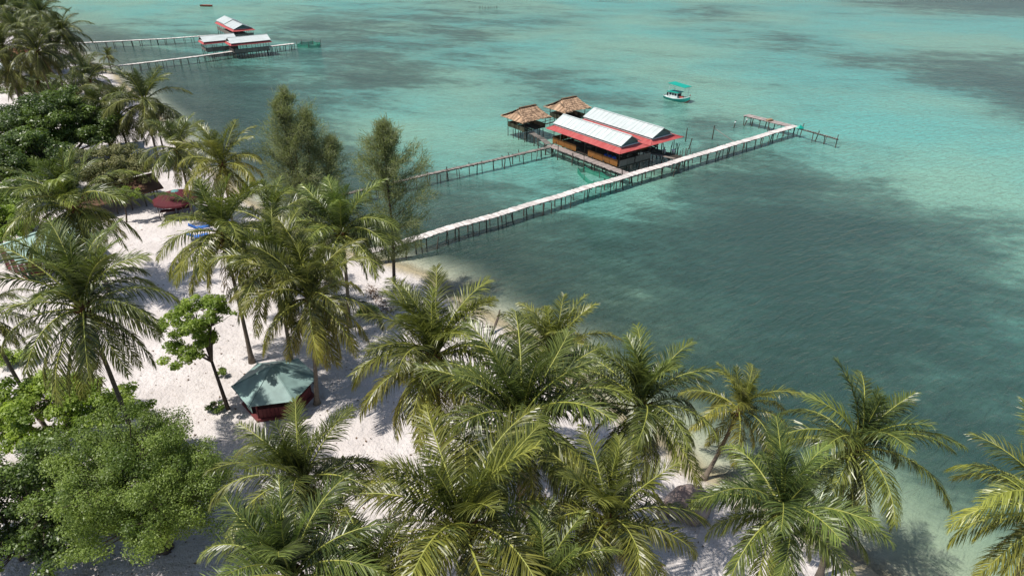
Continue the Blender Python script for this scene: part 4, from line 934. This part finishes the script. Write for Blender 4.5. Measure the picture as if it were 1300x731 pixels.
e = [(-47.0,57.9,3.2),(-43.3,64.4,3.2),(-48.0,67.4,3.2),(-51.7,60.9,3.2)]; shed(e, [(-49.3,59.4,4.5),(-45.6,65.9,4.5)], 2.2, 'mint_roof', 'maroon', 'beach house with mint green metal roof and dark maroon walls at the left edge', posts=True)
e = [(-49.5,72.2,2.7),(-43.0,79.6,2.7),(-46.6,83.4,2.7),(-53.1,76.0,2.7)]; shed(e, [(-51.2,74.2,3.9),(-44.9,81.4,3.9)], 2.2, 'old_roof', 'thatch_dark', 'open shelter with old brown thatched roof beside the maroon canopy', 'thatched_shelter', 'shelter', colm='post_wood', th=.18, walls=False)
def tuck(px, py, w_, d_, hgt, label, mat, rz=0, top=None, sag=.25, legs='post_wood'):
    g0 = gp(px, py); T = thing('canopy_tent', label, 'canopy', g0, rz); b = MB(); N_ = 6
    for i in range(N_+1):
        for j in range(N_+1):
            x, y = (i/N_-.5)*w_, (j/N_-.5)*d_; m = max(abs(i/N_-.5), abs(j/N_-.5))*2
            b.v.append((x, y, hgt+(1-m)*.85-sag*math.sin(math.pi*m)*.5-(.22 if m > .99 else 0)+rng.uniform(-.03,.03))); b.t.append(.5)
    for i in range(N_):
        for j in range(N_): k = i*(N_+1)+j; b.f.append((k,k+N_+1,k+N_+2,k+1)); b.m.append(0)
    o = b.build('canopy', M[mat], T); sm = o.modifiers.new('thick','SOLIDIFY'); sm.thickness = .02
    if top:
        b = MB(); b.lathe([(.55,0),(.35,.1),(.05,.2)], 8); q = b.build('vent_cap', M[top], T); q.location = (-.2,0,hgt+.62)
    for sx in (-1,1):
        for sy in (-1,1): b = MB(); b.tube([(sx*w_*.46,sy*d_*.46,-.2),(sx*w_*.46,sy*d_*.46,hgt-.1)],.045,6); b.build('pole', M[legs], T)
    return T
g0 = gp(229, 271); T = thing('canopy_tent', 'maroon domed cloth canopy on a pole frame over the sandy path', 'canopy', g0, .3)
b = MB(); n_ = 10; prof = [(2.75,1.75),(2.7,1.95),(2.3,2.2),(1.6,2.5),(.8,2.78),(.12,2.95)]
for k in range(n_):
    a0_, a1_ = 2*math.pi*k/n_, 2*math.pi*(k+1)/n_; am = (a0_+a1_)/2; b = MB(); vs = []
    for r_, z_ in prof: vs += [(r_*math.cos(a0_), r_*math.sin(a0_), z_), (r_*.955*math.cos(am), r_*.955*math.sin(am), z_-.07*r_/2.7), (r_*math.cos(a1_), r_*math.sin(a1_), z_)]
    b.add(vs, [(q*3+e, q*3+e+1, q*3+e+4, q*3+e+3) for q in range(len(prof)-1) for e in (0,1)]); b.build('cloth_panel', M['maroon_cloth'], T)
b = MB(); b.lathe([(.5,0),(.3,.1),(.03,.2)], 8, 0, (0,0,2.84)); b.build('vent_cap', M['teal_cloth'], T)
for k in range(5):
    a0_ = 2*math.pi*k*2/n_; b = MB(); b.tube([(2.45*math.cos(a0_),2.45*math.sin(a0_),-.2),(2.45*math.cos(a0_),2.45*math.sin(a0_),2.02)],.045,6); b.build('pole', M['post_wood'], T)
for i,(dx,dy) in enumerate(((-.8,-.6),(.7,.3))):
    g0 = gp(226, 272); table((g0.x+dx, g0.y+dy, g0.z), .3+i*.4, ('low table under the front of the maroon canopy','low table under the rear of the maroon canopy')[i], 'maroon')
def parasol(px, py, label, mat, r=1.3, h=2.2):
    g0 = gp(px, py); T = thing('parasol', label, 'parasol', g0)
    b = MB(); n = 8
    vs = [(0,0,h+.45)]+[(r*math.cos(2*math.pi*k/n), r*math.sin(2*math.pi*k/n), h) for k in range(n)]+[(r*math.cos(2*math.pi*k/n), r*math.sin(2*math.pi*k/n), h-.14) for k in range(n)]
    b.add(vs, [(0,1+k,1+(k+1) % n) for k in range(n)]+[(1+k,9+k,9+(k+1) % n,1+(k+1) % n) for k in range(n)]); b.build('canopy', M[mat], T)
    b = MB(); b.tube([(0,0,-.1),(0,0,h+.4)],.03,6); b.build('pole', M['white_plastic'], T)
parasol(178, 212, 'blue parasol on the pale sand at the beach edge', 'blue_cloth', 1.25, 1.9)
g0 = gp(170, 196); T = thing('beach_tarp', 'white tarp sheet stretched behind the blue parasol', 'tarp', g0)
b = MB(); b.obox((0,0,1.3),(1.7,.5,0),(-.3,1.0,.25),(0,0,.015)); b.build('sheet', M['white_plastic'], T)
for sx in (-1,1): b = MB(); b.tube([(sx*1.5,sx*.4,-.1),(sx*1.5,sx*.4,1.28)],.03,5); b.build('pole', M['post_wood'], T)
def lounger(px, py, label, mat, rz):
    g0 = gp(px, py); T = thing('beach_lounger', label, 'lounger', g0, rz)
    b = MB(); b.obox((.2,0,.36),(.75,0,0),(0,.34,0),(0,0,.05)); b.build('seat', M[mat], T)
    b = MB(); b.obox((-.85,0,.62),(.38,0,-.28),(0,.34,0),(.03,0,.04)); b.build('backrest', M[mat], T)
    for sx in (-.5,.85):
        for sy in (-.28,.28): b = MB(); b.box(sx-.03,sx+.03,sy-.03,sy+.03,-.05,.31); b.build('leg', M['white_plastic'], T)
lounger(256, 292, 'blue beach lounger half hidden behind palm fronds, upper one', 'blue_cloth', .4)
lounger(254, 303, 'blue beach lounger half hidden behind palm fronds, lower one', 'blue_cloth', .5)
# far left sheds
def box_shed(px, py, w_, d_, h0, h1, rz, roofm, wallm, label):
    g0 = gp(px, py); T = thing('beach_shed', label, 'shed', g0, rz)
    b = MB(); b.box(-w_/2,w_/2,-d_/2,d_/2,-.2,h0); b.build('wall', M[wallm], T)
    b = MB(); vs, fs = slab([(-w_/2-.5,-d_/2-.6,h0+.06),(w_/2+.5,-d_/2-.6,h0+.06),(w_/2+.5,d_/2+.4,h1),(-w_/2-.5,d_/2+.4,h1)],.06); b.add(vs, fs); b.build('roof', M[roofm], T)
    b = MB(); b.box(-.5,.4,-d_/2-.03,-d_/2-.005,0,1.9); b.build('door', M['black'], T)
    b = MB(); b.box(w_*.2,w_*.4,-d_/2-.03,-d_/2-.005,.9,1.7); b.build('window', M['black'], T)
box_shed(14, 102, 6.5, 5, 2.4, 3.3, .45, 'white_roof', 'concrete', 'small shed with white sloping roof near the left edge')
box_shed(62, 92, 6, 4, 2.3, 3.0, .6, 'grey_cloth', 'concrete', 'grey roofed shed half hidden behind the foremost far palm')
box_shed(18, 84, 7, 5, 2.5, 3.4, .5, 'red_roof', 'concrete', 'shed with faded red roof behind the white roofed one')
g0 = gp(70, 292); b = MB(); b.obox((0,0,.15),(1.1,.2,0),(-.2,.8,0),(0,0,.12)); b.obox((.4,.2,.36),(.6,.1,0),(-.1,.4,0),(0,0,.09)); o = b.build('tile_stack', M['orange_tile']); o.location = g0
tag(o, 'stack of orange tiles behind the mint green roof', 'tiles')

# boulders
def rock(loc, s, seed, label, mat='rock', name='boulder', groove=True):
    r = random.Random(seed); import bmesh
    bm = bmesh.new(); bmesh.ops.create_icosphere(bm, subdivisions=4, radius=1)
    ph = [r.uniform(0,6) for _ in range(9)]
    for v in bm.verts:
        c = v.co; k = 1+.13*math.sin(c.x*2.3+ph[0]+c.y)+.10*math.sin(c.y*3.1+ph[1]+c.z*1.5)+.07*math.sin(c.z*4.1+ph[2]+c.x*2)+.035*math.sin(c.x*9+ph[3])*math.sin(c.y*8+ph[4])
        if groove: k -= .10*math.exp(-((c.x*.7+c.y*.5-.25)/.09)**2)
        v.co = c*k; v.co.z = max(v.co.z, -.6)
    me = bpy.data.meshes.new(name); bm.to_mesh(me); bm.free(); me.polygons.foreach_set('use_smooth',[True]*len(me.polygons)); me.materials.append(M[mat])
    o = obj(name, me); o.location = loc; o.scale = s; o.rotation_euler = (0,0,r.uniform(0,6)); return tag(o, label, 'rock')
g0 = gp(872, 646); rock(g0+Vector((0,0,.4)), (1.6,1.25,1.0), 3, 'large brown boulder at the water edge among the lower palms')
g0 = gp(842, 652); rock(g0+Vector((0,0,.1)), (.45,.4,.35), 4, 'small reddish rock left of the large boulder', groove=False)
g0 = gp(855, 650); rock(g0+Vector((0,0,.05)), (.22,.2,.2), 5, 'pale stone lying against the large boulder', 'concrete', groove=False)
for i,(px,py,s,lab) in enumerate(((1196,630,.75,'dark submerged rock in the clear shallows right of the wind-bent palm'),(1222,640,.6,'dark submerged rock nearer the right edge palm'),(1205,605,.5,'small dark submerged rock farthest from the beach'),(1265,632,.8,'wide dark submerged rock behind the fronds of the right edge palm'))):
    p = P(px, py, -.6); zb = gz(p.x, p.y); rock((p.x, p.y, zb+.1), (s*1.2, s, s*.5), 30+i, lab, 'post_wood', 'submerged_rock', False)
# driftwood, seaweed line, litter
p = gp(624, 424); b = MB(); b.tube([(0,0,.05),(.25,.6,.35),(.55,1.3,.85),(.72,1.9,1.35)],[.16,.14,.11,.05],8); b.tube([(.25,.6,.35),(-.3,.75,.3),(-.9,.7,.2)],[.1,.07,.03],6); o = b.build('driftwood_log', M['bark'], None, True); o.location = p
tag(o, 'bare driftwood log sticking up at the water edge', 'driftwood')
b = MB(); r = random.Random(5)
for k in range(420):
    f = r.random(); q = P(468,372).lerp(P(497,408),f) if r.random() < .75 else P(470,470).lerp(P(503,468),f)
    x, y = q.x+r.gauss(0,.35), q.y+r.gauss(0,.35); z = gz(x,y)+.03; a = r.uniform(0,6); s = r.uniform(.08,.25)
    b.tube([(x,y,z),(x+s*math.cos(a),y+s*math.sin(a),z+r.uniform(0,.12))],[.03,.012],4,0,r.random(),False)
b.build('seaweed_line', M['dead_leaf'], None, kind='stuff')['label'] = 'dark line of seaweed and debris on the sand'
b = MB()
for k in range(1500):
    q = P(r.uniform(0,900), r.uniform(290,740), .9); x, y = q.x, q.y
    if signed_shore(np.array([x]), np.array([y]))[0] < 1.5: continue
    z = gz(x,y)+.035; a = r.uniform(0,6); s = r.choice((.06,.08,.1,.16))
    b.add([(x,y,z),(x+s*math.cos(a),y+s*math.sin(a),z+.02),(x+s*1.5*math.cos(a+.5),y+s*1.5*math.sin(a+.5),z+.01),(x+s*math.cos(a+1),y+s*math.sin(a+1),z+.03)],[(0,1,2,3)],0,r.random())
b.build('leaf_litter', M['dead_leaf'], None, kind='stuff')['label'] = 'scattered dead leaves on the sand'
